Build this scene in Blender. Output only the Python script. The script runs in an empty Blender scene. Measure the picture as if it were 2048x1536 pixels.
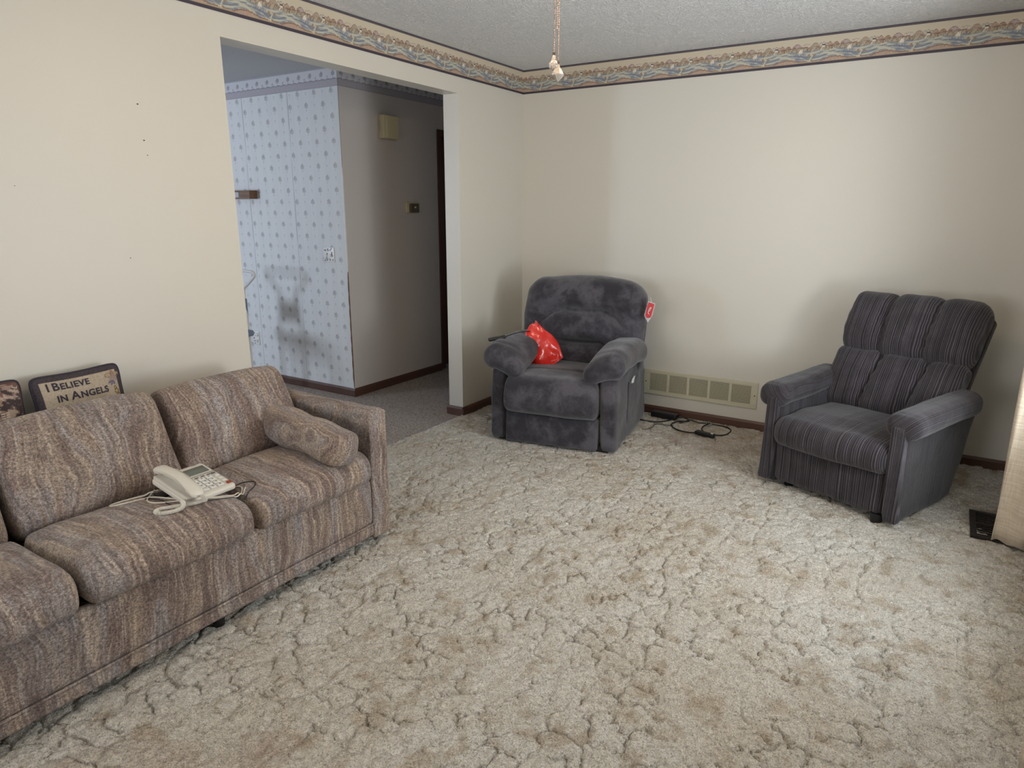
import bpy, math, random
import numpy as np
from mathutils import Vector, Matrix
random.seed(7); rng = np.random.default_rng(7)
SC = bpy.context.scene
COL = SC.collection
PI = math.pi
# ------------------------------------------------------------------ camera
FPX, CX, CY, CZ = 1351.58, 2.8256, -4.5999, 1.4397
YAW, PITCH, ROLL = 2.1361, -0.2513, 0.0028
fw = Vector((math.cos(YAW)*math.cos(PITCH), math.sin(YAW)*math.cos(PITCH), math.sin(PITCH)))
rt = Vector((math.sin(YAW), -math.cos(YAW), 0)); up = rt.cross(fw)
r2 = math.cos(ROLL)*rt+math.sin(ROLL)*up; u2 = -math.sin(ROLL)*rt+math.cos(ROLL)*up
cam = bpy.data.cameras.new('camera'); camo = bpy.data.objects.new('camera', cam); COL.objects.link(camo)
cam.sensor_width = 36; cam.lens = 36*FPX/2048; cam.clip_start = .05
M = Matrix((r2, u2, -fw)).transposed().to_4x4(); M.translation = (CX, CY, CZ); camo.matrix_world = M
SC.camera = camo
# ------------------------------------------------------------------ view, world, daylight, added ceiling fill
SC.view_settings.view_transform = 'Standard'; SC.view_settings.look = 'None'
SC.view_settings.exposure = -0.08; SC.view_settings.gamma = 1; SC.view_settings.use_curve_mapping = False
W = bpy.data.worlds.new('world'); SC.world = W; W.use_nodes = True
bg = W.node_tree.nodes['Background']; bg.inputs[0].default_value = (.62, .78, 1, 1); bg.inputs[1].default_value = 1.0
def area(name, loc, rot, sx, sy, power, color):
    l = bpy.data.lights.new(name, 'AREA'); l.shape = 'RECTANGLE'; l.size = sx; l.size_y = sy; l.energy = power; l.color = color
    o = bpy.data.objects.new(name, l); o.location = loc; o.rotation_euler = rot; COL.objects.link(o); return o
area('daylight_picture_window', (3.62, -1.92, 1.35), (0, math.radians(78), 0), 1.5, 1.7, 46, (.84, .93, 1))
area('daylight_dining_window', (-4.1, -5.35, 1.4), (math.radians(92), 0, math.radians(-8)), .95, 1.3, 185, (.70, .82, 1))
area('daylight_rear_window', (1.3, -6.75, 1.55), (math.radians(112), 0, 0), 1.7, 1.2, 48, (.98, .97, .95))
area('ceiling_fill_picture_window', (3.60, -1.92, .75), (0, math.radians(122), 0), 1.2, .5, 44, (.97, .98, 1))  # lamp added to lift the ceiling, aimed up through the picture window
area('ceiling_fill_rear_window', (1.3, -6.7, 1.05), (math.radians(128), 0, 0), 1.6, .5, 54, (.97, .98, 1))  # second added up-light, brightens the ceiling from the rear
area('hall_end_light', (-.55, 2.6, 1.4), (math.radians(-90), 0, 0), .6, 1.0, .6, (.8, .85, 1))  # weak area lamp at the hall end, aimed back along the hall
LAMP_W = 24
# ------------------------------------------------------------------ helpers
def s2l(c): 
    c = np.asarray(c, float)/255.
    return np.where(c <= .04045, c/12.92, ((c+.055)/1.055)**2.4)
def rgb(*c): return tuple(s2l(c))+(1,)
def tag(o, label=None, cat=None, group=None, kind=None):
    if label: o['label'] = label
    if cat: o['category'] = cat
    if group: o['group'] = group
    if kind: o['kind'] = kind
    return o
def empty(name, loc=(0, 0, 0), rz=0, label=None, cat=None, group=None, rx=0, ry=0):
    o = bpy.data.objects.new(name, None); o.location = loc; o.rotation_euler = (rx, ry, rz); o.empty_display_size = .1
    COL.objects.link(o); return tag(o, label, cat, group)
def newobj(name, V, F, mat=None, parent=None, smooth=True, flat_angle=None):
    me = bpy.data.meshes.new(name); me.from_pydata([tuple(map(float, v)) for v in V], [], [tuple(map(int, f)) for f in F]); me.update()
    if smooth: me.polygons.foreach_set('use_smooth', [True]*len(me.polygons))
    if flat_angle is not None:
        me.set_sharp_from_angle(angle=math.radians(flat_angle))
    if mat: me.materials.append(mat)
    o = bpy.data.objects.new(name, me); COL.objects.link(o)
    if parent: o.parent = parent
    return o
def grid_faces(nu, nv, off=0, cu=False, cv=False):
    f = []
    for i in range(nu if cu else nu-1):
        for j in range(nv if cv else nv-1):
            a, b = i, (i+1) % nu; c, d = j, (j+1) % nv
            f.append((off+a*nv+c, off+b*nv+c, off+b*nv+d, off+a*nv+d))
    return f
def rbox_arr(size, r, res):
    """welded rounded box, dense grid; r scalar or 3"""
    h = np.array(size, float)/2; r = np.minimum(np.ones(3)*np.array(r, float), h*.999)
    ax = []
    for k in range(3):
        n = max(2, int(round(2*(h[k]-r[k])/res)))
        m = 4 if r[k] > .004 else 2
        e = np.tan(np.linspace(0, PI/4, m+1))   # evenly spread on the round edge
        a = np.concatenate([-(h[k]-r[k])-r[k]*e[::-1][:-1], np.linspace(-(h[k]-r[k]), h[k]-r[k], n+1), (h[k]-r[k])+r[k]*e[1:]])
        ax.append(a)
    idx = {}; V = []; F = []
    n = [len(a) for a in ax]
    def vid(i, j, k):
        q = (i, j, k)
        if q not in idx: idx[q] = len(V); V.append((ax[0][i], ax[1][j], ax[2][k]))
        return idx[q]
    for a in range(3):
        b, c = (a+1) % 3, (a+2) % 3
        for s in (0, n[a]-1):
            for i in range(n[b]-1):
                for j in range(n[c]-1):
                    q = []
                    for di, dj in ((0, 0), (1, 0), (1, 1), (0, 1)):
                        t = [0, 0, 0]; t[a] = s; t[b] = i+di; t[c] = j+dj; q.append(vid(*t))
                    F.append(q if s else q[::-1])
    V = np.array(V); lim = h-r; Q = np.clip(V, -lim, lim); D = (V-Q)/r; L = np.linalg.norm(D, axis=1); L[L == 0] = 1
    return Q+D/L[:, None]*r, F
class MB:
    def __init__(s): s.V = []; s.F = []; s.n = 0
    def add(s, V, F):
        V = np.asarray(V, float); s.V.append(V); s.F += [tuple(i+s.n for i in f) for f in F]; s.n += len(V); return s
    def box(s, a, b):
        a = np.minimum(a, b).astype(float) if False else np.minimum(np.array(a, float), np.array(b, float)); b = np.maximum(np.array(b, float), a) if True else b
        V = [(x, y, z) for x in (a[0], b[0]) for y in (a[1], b[1]) for z in (a[2], b[2])]
        return s.add(V, [(0, 1, 3, 2), (4, 6, 7, 5), (0, 4, 5, 1), (2, 3, 7, 6), (0, 2, 6, 4), (1, 5, 7, 3)])
    def rbox(s, c, size, r, res=.03, fn=None, R=None):
        V, F = rbox_arr(size, r, res)
        if fn is not None: V = fn(V)
        if R is not None: V = V@np.array(R.to_3x3()).T
        return s.add(V+np.array(c, float), F)
    def tube(s, P, r, n=8, cap=True):
        P = np.array(P, float); m = len(P); T = np.gradient(P, axis=0); T /= np.linalg.norm(T, axis=1)[:, None]+1e-12
        nrm = np.cross(T[0], (0, 0, 1.)); 
        if np.linalg.norm(nrm) < 1e-3: nrm = np.cross(T[0], (1., 0, 0))
        nrm /= np.linalg.norm(nrm); R = np.ones(m)*np.array(r, float); V = []
        for i in range(m):
            nrm = nrm-T[i]*(nrm@T[i]); nrm /= np.linalg.norm(nrm)+1e-12; b = np.cross(T[i], nrm)
            for k in range(n):
                a = 2*PI*k/n; V.append(P[i]+R[i]*(math.cos(a)*nrm+math.sin(a)*b))
        F = grid_faces(m, n, cv=True)
        if cap: F += [tuple(range(n))[::-1], tuple((m-1)*n+k for k in range(n))]
        return s.add(V, F)
    def lathe(s, c, prof, n=24):
        V = [(c[0]+r*math.cos(2*PI*k/n), c[1]+r*math.sin(2*PI*k/n), c[2]+z) for r, z in prof for k in range(n)]
        return s.add(V, grid_faces(len(prof), n, cv=True))
    def ball(s, c, r, n=8, m=6, sc=(1, 1, 1)):
        pr = [(max(r*math.sin(PI*i/m), 1e-5), -r*math.cos(PI*i/m)) for i in range(m+1)]
        V = [(c[0]+sc[0]*q*math.cos(2*PI*k/n), c[1]+sc[1]*q*math.sin(2*PI*k/n), c[2]+sc[2]*z) for q, z in pr for k in range(n)]
        return s.add(V, grid_faces(m+1, n, cv=True))
    def build(s, name, mat=None, parent=None, smooth=True, angle=35, deform=None):
        V = np.concatenate(s.V)
        if deform: V = deform(V)
        return newobj(name, V, s.F, mat, parent, smooth, angle)
def smooth_path(P, n=8):
    P = [np.array(p, float) for p in P]; P = [2*P[0]-P[1]]+P+[2*P[-1]-P[-2]]; out = []
    for i in range(1, len(P)-2):
        for k in range(n):
            t = k/n; a, b, c, d = P[i-1:i+3]
            out.append(.5*((2*b)+(-a+c)*t+(2*a-5*b+4*c-d)*t*t+(-a+3*b-3*c+d)*t**3))
    out.append(P[-2]); return np.array(out)
def polydist(X, Y, pts):
    d = np.full(np.shape(X), 1e9)
    for (x0, y0), (x1, y1) in zip(pts[:-1], pts[1:]):
        L = (x1-x0)**2+(y1-y0)**2; t = np.clip(((X-x0)*(x1-x0)+(Y-y0)*(y1-y0))/L, 0, 1)
        d = np.minimum(d, np.hypot(X-x0-t*(x1-x0), Y-y0-t*(y1-y0)))
    return d
def h2(i, j, s=0):
    v = np.sin(i*127.1+j*311.7+s*74.7)*43758.5453; return v-np.floor(v)
def vnoise(x, y, s=0, perx=None):
    i = np.floor(x); j = np.floor(y); fx = x-i; fy = y-j; fx = fx*fx*(3-2*fx); fy = fy*fy*(3-2*fy)
    w = (lambda a: np.mod(a, perx)) if perx else (lambda a: a)
    return (h2(w(i), j, s)*(1-fx)+h2(w(i+1), j, s)*fx)*(1-fy)+(h2(w(i), j+1, s)*(1-fx)+h2(w(i+1), j+1, s)*fx)*fy
def fbm(x, y, s=0, o=3, perx=None):
    v = 0; a = .5; t = 0
    for k in range(o): v = v+a*vnoise(x*2**k, y*2**k, s+k*3, perx*2**k if perx else None); t += a; a *= .5
    return v/t
# ------------------------------------------------------------------ materials
def mat(name, col, rough=.7, bump=None, **kw):
    m = bpy.data.materials.new(name); m.use_nodes = True; nt = m.node_tree; p = nt.nodes['Principled BSDF']
    p.inputs['Base Color'].default_value = col; p.inputs['Roughness'].default_value = rough
    for k, v in kw.items(): p.inputs[k.replace('_', ' ')].default_value = v
    if bump:
        sc, st, dist = bump; t = nt.nodes.new('ShaderNodeTexNoise'); t.inputs['Scale'].default_value = sc; t.inputs['Detail'].default_value = 3
        co = nt.nodes.new('ShaderNodeTexCoord'); nt.links.new(co.outputs['Object'], t.inputs['Vector'])
        b = nt.nodes.new('ShaderNodeBump'); b.inputs['Strength'].default_value = st; b.inputs['Distance'].default_value = dist
        nt.links.new(t.outputs['Fac'], b.inputs['Height']); nt.links.new(b.outputs[0], p.inputs['Normal'])
    return m
class N:
    """tiny node helper"""
    def __init__(s, m): s.nt = m.node_tree; s.p = s.nt.nodes['Principled BSDF']
    def n(s, t, **kw):
        x = s.nt.nodes.new('ShaderNode'+t)
        for k, v in kw.items(): setattr(x, k, v)
        return x
    def l(s, a, b): s.nt.links.new(a, b)
    def co(s): return s.n('TexCoord').outputs['Object']
    def mapn(s, v, sc, loc=(0, 0, 0)):
        x = s.n('Mapping'); x.inputs['Scale'].default_value = sc; x.inputs['Location'].default_value = loc; s.l(v, x.inputs[0]); return x.outputs[0]
    def noise(s, v, sc, det=3, rough=.5, dist=0, col=False):
        x = s.n('TexNoise'); x.inputs['Scale'].default_value = sc; x.inputs['Detail'].default_value = det; x.inputs['Roughness'].default_value = rough
        x.inputs['Distortion'].default_value = dist; s.l(v, x.inputs['Vector']); return x.outputs['Color' if col else 'Fac']
    def ramp(s, f, stops, interp='LINEAR'):
        x = s.n('ValToRGB'); x.color_ramp.interpolation = interp; e = x.color_ramp.elements
        while len(e) < len(stops): e.new(.5)
        for a, (q, c) in zip(e, stops): a.position = q; a.color = c if len(c) == 4 else tuple(c)+(1,)
        s.l(f, x.inputs[0]); return x.outputs[0]
    def math(s, op, a, b=None, c=None):
        x = s.n('Math', operation=op)
        for i, q in enumerate((a, b, c)):
            if q is None: continue
            if isinstance(q, (int, float)): x.inputs[i].default_value = q
            else: s.l(q, x.inputs[i])
        return x.outputs[0]
    def mix(s, f, a, b, mode='MIX'):
        x = s.n('Mix', data_type='RGBA', blend_type=mode)
        for i, q in ((0, f), (6, a), (7, b)):
            if isinstance(q, (int, float)): x.inputs[i].default_value = q
            elif isinstance(q, tuple): x.inputs[i].default_value = q
            else: s.l(q, x.inputs[i])
        return x.outputs[2]
    def bump(s, h, st, dist, prev=None):
        b = s.n('Bump'); b.inputs['Strength'].default_value = st; b.inputs['Distance'].default_value = dist; s.l(h, b.inputs['Height'])
        if prev: s.l(prev, b.inputs['Normal'])
        return b.outputs[0]
    def vadd(s, a, b, sc):
        x = s.n('VectorMath', operation='MULTIPLY_ADD'); s.l(b, x.inputs[0]); x.inputs[1].default_value = sc; s.l(a, x.inputs[2]); return x.outputs[0]
    def out(s, col=None, nrm=None, rough=None):
        if col is not None: s.l(col, s.p.inputs['Base Color'])
        if nrm is not None: s.l(nrm, s.p.inputs['Normal'])
        if rough is not None: s.l(rough, s.p.inputs['Roughness'])
# painted walls
def wall_paint(name, col):
    m = mat(name, col, .42); n = N(m); co = n.co()
    h = n.noise(co, 260, 2); h2_ = n.noise(co, 9, 2)
    c = n.mix(n.math('MULTIPLY', n.noise(co, 2.3, 3), .10), col, tuple(x*.86 for x in col[:3])+(1,))
    n.out(c, n.bump(h2_, .08, .01, n.bump(h, .12, .002))); return m
M_wall = wall_paint('cream_wall_paint', rgb(208, 203, 191))
M_hallwall = wall_paint('hall_wall_paint', rgb(205, 197, 190))
M_ceil = mat('textured_ceiling', rgb(246, 246, 246), .72)
n = N(M_ceil); co = n.co(); a = n.noise(co, 52, 3, .6, 1.4); n.out(None, n.bump(n.ramp(a, [(.40, (0, 0, 0)), (.60, (1, 1, 1))]), .8, .012))
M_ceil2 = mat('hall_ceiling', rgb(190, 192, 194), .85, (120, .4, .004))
M_brown = mat('dark_brown_baseboard', rgb(84, 56, 44), .42, (60, .2, .002))
M_wood = mat('brown_wood', rgb(110, 78, 52), .5)
n = N(M_wood); co = n.co(); n.out(n.ramp(n.noise(n.mapn(co, (3, 60, 60)), 3, 3), [(.3, rgb(84, 56, 38)), (.7, rgb(130, 94, 62))]))
M_black = mat('black_plastic', rgb(22, 22, 24), .38)
M_blackrub = mat('black_rubber_cable', rgb(24, 24, 26), .5)
M_white = mat('white_plastic', rgb(228, 226, 220), .35)
M_phone = mat('off_white_phone_plastic', rgb(214, 208, 196), .36)
M_cord = mat('cream_cord', rgb(214, 206, 190), .4)
M_greytext = mat('grey_print', rgb(96, 96, 98), .5)
M_dark = mat('void_shade', rgb(20, 19, 20), .9)  # near-black colour for the shade inside the duct and the bedroom
M_vent = mat('almond_vent_metal', rgb(196, 190, 165), .4)
M_almond = mat('almond_plastic', rgb(205, 194, 158), .45)
M_glass = bpy.data.materials.new('window_glass'); M_glass.use_nodes = True; _t = M_glass.node_tree; _t.nodes.remove(_t.nodes['Principled BSDF'])
_a = _t.nodes.new('ShaderNodeBsdfTransparent'); _g = _t.nodes.new('ShaderNodeBsdfGlossy'); _g.inputs['Roughness'].default_value = .02; _m = _t.nodes.new('ShaderNodeMixShader'); _m.inputs[0].default_value = .06
_t.links.new(_a.outputs[0], _m.inputs[1]); _t.links.new(_g.outputs[0], _m.inputs[2]); _t.links.new(_m.outputs[0], _t.nodes['Material Output'].inputs[0])
M_brass = mat('brass', rgb(128, 102, 84), .3, Metallic=1.0)
M_crystal = mat('crystal', (.80, .72, .64, 1), .10, Transmission_Weight=.75, IOR=1.45)
M_navy = mat('navy_piping', rgb(46, 40, 52), .8)
def colmat(name, rough=.6, sc=300, st=.15):
    m = mat(name, (1, 1, 1, 1), rough); n = N(m); a = n.n('Attribute', attribute_name='Col'); co = n.co()
    n.out(a.outputs['Color'], n.bump(n.noise(co, sc, 2), st, .002)); return m
M_art = colmat('printed_wallpaper_border', .55)
M_paper = colmat('sprigged_wallpaper', .55)
M_tapestry = colmat('tapestry_weave', .95, 600, .5)
def set_col(o, C):
    C = np.concatenate([C, np.ones((len(C), 1))], 1).astype(np.float32); at = o.data.color_attributes.new('Col', 'FLOAT_COLOR', 'POINT'); at.data.foreach_set('color', C.ravel())
# charcoal plush
def plush(name, c0, c1, c2):
    m = mat(name, c1, .92, Sheen_Weight=.35, Sheen_Roughness=.45); n = N(m); co = n.co()
    a = n.noise(n.vadd(co, n.noise(co, 3, 2, col=True), (.12, .12, .12)), 5.5, 7, .68)
    c = n.ramp(a, [(.42, c0), (.5, c1), (.58, c2)])
    z = n.n('TexWave', wave_type='BANDS', bands_direction='DIAGONAL'); z.inputs['Scale'].default_value = 55; z.inputs['Distortion'].default_value = 1.5; n.l(co, z.inputs[0])
    f = n.noise(co, 240, 2)
    c = n.mix(.30, c, n.ramp(f, [(.3, (.4, .4, .4)), (.7, (1.5, 1.5, 1.5))]), 'MULTIPLY')
    n.out(c, n.bump(z.outputs['Fac'], .25, .002, n.bump(f, .5, .003, n.bump(n.noise(co, 14, 3), .25, .012)))); return m
M_plush = plush('charcoal_plush', rgb(41, 38, 44), rgb(60, 57, 63), rgb(80, 77, 83))
def corduroy(name, axis):
    m = mat(name, (0, 0, 0, 1), .95, Sheen_Weight=.22, Sheen_Roughness=.5, Specular_IOR_Level=.2); n = N(m); co = n.co()
    wob = n.vadd(co, n.noise(co, 4, 1, col=True), (.012, .012, .012))
    if axis == 'arm':
        sp = n.n('SeparateXYZ'); n.l(wob, sp.inputs[0]); k = n.math('ADD', n.math('MULTIPLY', n.math('ABSOLUTE', sp.outputs[0]), 1.0), n.math('MULTIPLY', sp.outputs[2], -.9))
        cb = n.n('CombineXYZ'); n.l(k, cb.inputs[0]); base = cb.outputs[0]; sc1 = (1, 0, 0)
    else: base = wob; sc1 = {'u': (1, .012, .012), 'd': (.012, 1, .012)}[axis]
    v = n.mapn(base, sc1)
    sp2 = n.n('SeparateXYZ'); n.l(base, sp2.inputs[0]); cc = sp2.outputs[{'u': 0, 'd': 1, 'arm': 0}[axis]]
    w2 = n.noise(v, 70, 2, .6); w3 = n.noise(v, 24, 1)
    rib = n.math('SINE', n.math('ADD', n.math('MULTIPLY', cc, 2*PI/.0092), n.math('MULTIPLY', w3, 26)))
    fine = n.noise(co, 420, 1); K = {'arm': .10, 'd': .07, 'u': .20}[axis]
    h = n.math('ADD', n.math('MULTIPLY_ADD', rib, K, .27), n.math('MULTIPLY', w2, .5))
    c = n.ramp(h, [(.30, rgb(36, 32, 34)), (.54, rgb(56, 52, 55)), (.78, rgb(92, 87, 91))])
    big = n.ramp(n.noise(co, 7, 4, .6), [(.35, (.72, .70, .72)), (.65, (1.1, 1.1, 1.14))])
    c = n.mix(1, c, big, 'MULTIPLY'); c = n.mix(.25, c, n.ramp(fine, [(.3, (.5, .5, .5)), (.7, (1.4, 1.4, 1.4))]), 'MULTIPLY')
    n.out(c, n.bump(h, .6, .004, n.bump(fine, .4, .003, n.bump(n.noise(co, 16, 3, .55), .35, .012)))); return m
M_cordu = corduroy('charcoal_corduroy_front', 'u'); M_cordd = corduroy('charcoal_corduroy_side', 'd'); M_corda = corduroy('charcoal_corduroy_arm', 'arm')
# sofa fabric : marbled chenille, streaks run across the seat front-to-back / up the faces (cross coordinate y)
def sofa_mat():
    m = mat('marbled_chenille', (0, 0, 0, 1), .95, Sheen_Weight=.12); n = N(m); co = n.co()
    w = n.vadd(co, n.noise(n.mapn(co, (1.3, 1.1, 1.0)), 3.0, 2, .45, .3, col=True), (.03, .17, .03))
    fine = n.vadd(w, n.noise(co, 22, 2, col=True), (0, .010, 0))
    zone = n.noise(n.mapn(w, (1.5, 9, 1.5)), 1.0, 3, .6)
    st = n.noise(n.mapn(fine, (4, 85, 4), (3, 1, 7)), 1.0, 2, .6)
    zone2 = n.noise(n.mapn(w, (2.2, 13, 2.2), (7, 9, 2)), 1.0, 2)
    patch = n.noise(co, 6.5, 3, .6, .8)
    c = n.ramp(zone, [(.38, rgb(116, 99, 90)), (.47, rgb(134, 119, 111)), (.54, rgb(142, 134, 131)), (.61, rgb(126, 113, 107)), (.68, rgb(150, 143, 141))])
    c = n.mix(n.ramp(zone2, [(.50, (0, 0, 0)), (.62, (.6, .6, .6))]), c, rgb(156, 138, 120))
    c = n.mix(n.ramp(patch, [(.52, (0, 0, 0)), (.60, (.55, .55, .55))]), c, rgb(112, 94, 88))
    c = n.mix(n.ramp(st, [(.52, (0, 0, 0)), (.66, (.50, .50, .50))]), c, rgb(188, 171, 152))
    c = n.mix(n.ramp(st, [(.34, (.48, .48, .48)), (.46, (0, 0, 0))]), c, rgb(88, 72, 66))
    g = n.noise(n.mapn(co, (330, 110, 330)), 1.0, 2, .65); g2 = n.noise(n.mapn(co, (110, 420, 110)), 1.0, 2, .6)
    g3 = n.noise(n.mapn(co, (120, 120, 120)), 1.0, 2, .6); gg = n.math('ADD', n.math('MULTIPLY', g, .45), n.math('ADD', n.math('MULTIPLY', g2, .25), n.math('MULTIPLY', g3, .30)))
    c = n.mix(1, c, n.ramp(gg, [(.38, (.42, .41, .41)), (.5, (1, 1, 1)), (.61, (1.75, 1.75, 1.75))]), 'MULTIPLY')
    n.out(c, n.bump(gg, 1.0, .006, n.bump(n.noise(co, 22, 2), .15, .01))); return m
M_sofa = sofa_mat()
# carpets
def carpet_mat(name, base, speck):
    m = mat(name, base, .95); n = N(m); co = n.co(); a = n.n('Attribute', attribute_name='Col')
    f = n.noise(co, 210, 3, .65); f2 = n.noise(co, 70, 3, .6, .8); 
    c = n.mix(1, a.outputs['Color'], n.ramp(f, [(.3, (.62, .60, .57)), (.5, (1, 1, 1)), (.7, (1.3, 1.31, 1.33))]), 'MULTIPLY')
    c = n.mix(.8, c, n.ramp(f2, [(.33, (.72, .68, .63)), (.5, (1, 1, 1)), (.7, (1.14, 1.15, 1.16))]), 'MULTIPLY')
    n.out(c, n.bump(f, 1.0, .010, n.bump(f2, .8, .012))); return m
M_carpet = carpet_mat('sculptured_beige_carpet', rgb(200, 186, 165), 1)
M_carpet2 = mat('speckled_hall_carpet', rgb(160, 150, 142), .95); n = N(M_carpet2); co = n.co(); f = n.noise(co, 130, 3, .7)
n.out(n.ramp(f, [(.35, rgb(110, 100, 96)), (.5, rgb(158, 148, 140)), (.66, rgb(196, 186, 176))]), n.bump(f, .9, .006))
# ------------------------------------------------------------------ room shell
H = 2.44; XW = 3.30; Y1 = -.8093; Y2 = -2.5452; ZO = 2.1756; T = .1226; XA = -1.045; YA = -.854; YB = -6.4; XD = -5.2; YD = -5.0
BH = .054; BD = .014
def struct(name, m, boxes):
    b = MB()
    for q in boxes: b.box(*q)
    return tag(b.build(name, m, smooth=False, angle=None), kind='structure')
# living room left wall with the opening
wall_left = struct('wall_left', M_wall, [((-T, YB, -.06), (0, Y2, H)), ((-T, Y1, -.06), (0, 0, H)), ((-T, Y2, ZO), (0, Y1, H))])
struct('wall_back', M_wall, [((-T, 0, -.06), (XW+.15, .12, H))])
WY0, WY1, WZ0, WZ1 = -2.62, -1.22, .55, 2.10
struct('wall_right', M_wall, [((XW, YB, -.06), (XW+.15, WY0, H)), ((XW, WY1, -.06), (XW+.15, 0, H)), ((XW, WY0, -.06), (XW+.15, WY1, WZ0)), ((XW, WY0, WZ1), (XW+.15, WY1, H))])
RX0, RX1, RZ0, RZ1 = .5, 2.1, .95, 2.1
struct('wall_front', M_wall, [((-T, YB-.12, -.06), (RX0, YB, H)), ((RX1, YB-.12, -.06), (XW+.15, YB, H)), ((RX0, YB-.12, -.06), (RX1, YB, RZ0)), ((RX0, YB-.12, RZ1), (RX1, YB, H))])
struct('ceiling', M_ceil, [((0, YB, H), (XW, 0, H+.1))])
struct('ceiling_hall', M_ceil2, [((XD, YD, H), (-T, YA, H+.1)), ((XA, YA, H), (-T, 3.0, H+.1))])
# windows
def window(name, a, b, ax):
    """a,b = min/max corner of the hole; ax = thin axis"""
    b_ = MB(); o = [i for i in (0, 1) if i != ax][0]; w = .05
    def bar(lo, hi, z0, z1):
        p = list(a); q = list(b); p[o] = lo; q[o] = hi; p[2] = z0; q[2] = z1; b_.box(p, q)
    bar(a[o], a[o]+w, a[2], b[2]); bar(b[o]-w, b[o], a[2], b[2]); bar(a[o]+w, b[o]-w, a[2], a[2]+w); bar(a[o]+w, b[o]-w, b[2]-w, b[2])
    m_ = (a[o]+b[o])/2; bar(m_-.02, m_+.02, a[2]+w, b[2]-w)
    f = tag(b_.build(name, M_white, smooth=False, angle=None), kind='structure')
    g = MB(); p = list(a); q = list(b); p[o] += w-.01; q[o] -= w-.01; p[2] += w-.01; q[2] -= w-.01; mid = (a[ax]+b[ax])/2; p[ax] = mid-.003; q[ax] = mid+.003
    g.box(p, q).build('window_pane', M_glass, f, smooth=False, angle=None)
window('window_1', (XW+.05, WY0, WZ0), (XW+.11, WY1, WZ1), 0)
window('window_2', (RX0, YB-.09, RZ0), (RX1, YB-.04, RZ1), 1)
DX0, DX1, DZ0, DZ1 = -4.6, -3.6, .75, 2.1
struct('wall_dining_front', M_hallwall, [((XD, YD-.12, 0), (DX0, YD, H)), ((DX1, YD-.12, 0), (-T, YD, H)), ((DX0, YD-.12, 0), (DX1, YD, DZ0)), ((DX0, YD-.12, DZ1), (DX1, YD, H))])
window('window_3', (DX0, YD-.09, DZ0), (DX1, YD-.04, DZ1), 1)
struct('wall_dining_side', M_hallwall, [((XD-.12, YD-.12, 0), (XD, YA+.12, H))])
struct('wall_hall_left', M_hallwall, [((XA-.12, YA+.004, 0), (XA, .27, H)), ((XA-.12, .27, 2.10), (XA, 1.05, H)), ((XA-.12, 1.05, 0), (XA, 3.0, H))])
struct('wall_hall_right', M_hallwall, [((-T, .0, 0), (-T+.1, 3.0, H))])
struct('wall_hall_end', M_hallwall, [((XA-1.2, 3.0, 0), (-T+.1, 3.1, H))])
# door in the hall (dark frame; near-black bedroom walls stand in for its darkness)
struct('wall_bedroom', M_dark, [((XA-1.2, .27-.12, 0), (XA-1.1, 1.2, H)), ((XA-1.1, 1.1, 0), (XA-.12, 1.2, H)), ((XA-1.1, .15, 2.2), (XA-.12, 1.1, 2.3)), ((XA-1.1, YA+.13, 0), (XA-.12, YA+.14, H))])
dr = struct('door_1', M_brown, [((XA-.13, .272, 0), (XA+.012, .322, 2.115)), ((XA-.13, .998, 0), (XA+.012, 1.048, 2.115)), ((XA-.13, .322, 2.06), (XA+.012, .998, 2.115))])
MB().box((XA-.09, .325, .01), (XA-.05, .995, 2.05)).build('door_leaf', M_brown, dr, smooth=False, angle=None)
MB().ball((XA+.0, .93, 1.0), .028, 14, 8).tube([(XA-.05, .93, 1.0), (XA, .93, 1.0)], .012).build('door_knob', M_brass, dr)
# baseboards
def bb(name, pts, nrm):
    b = MB()
    for (a, c), nn in zip(pts, nrm):
        a = np.array(a, float); c = np.array(c, float); nn = np.array(nn, float); d = (c-a)/np.linalg.norm(c-a)
        V = []
        for p in (a, c):
            for o_, z in ((0, -.03), (BD, -.03), (BD, BH*.72), (BD*.45, BH), (0, BH)): V.append((*(p+nn*o_), z))
        b.add(V, [(0, 1, 6, 5), (1, 2, 7, 6), (2, 3, 8, 7), (3, 4, 9, 8), (0, 4, 3, 2, 1), (5, 6, 7, 8, 9), (0, 5, 9, 4)])
    return tag(b.build(name, M_brown, smooth=False, angle=None), kind='structure')
bb('baseboard_back', [((BD, 0), (XW, 0))], [(0, -1)])
bb('baseboard_left', [((0, YB), (0, Y2)), ((0, Y1-BD), (0, 0))], [(1, 0)]*2)
bb('baseboard_opening', [((-T-BD, Y1), (0, Y1))], [(0, -1)])
bb('baseboard_right', [((XW, YB), (XW, 0))], [(-1, 0)])
bb('baseboard_dining', [((XD, YA), (XA+BD, YA))], [(0, -1)])
bb('baseboard_hall', [((XA, YA), (XA, .27))], [(1, 0)])
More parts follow.
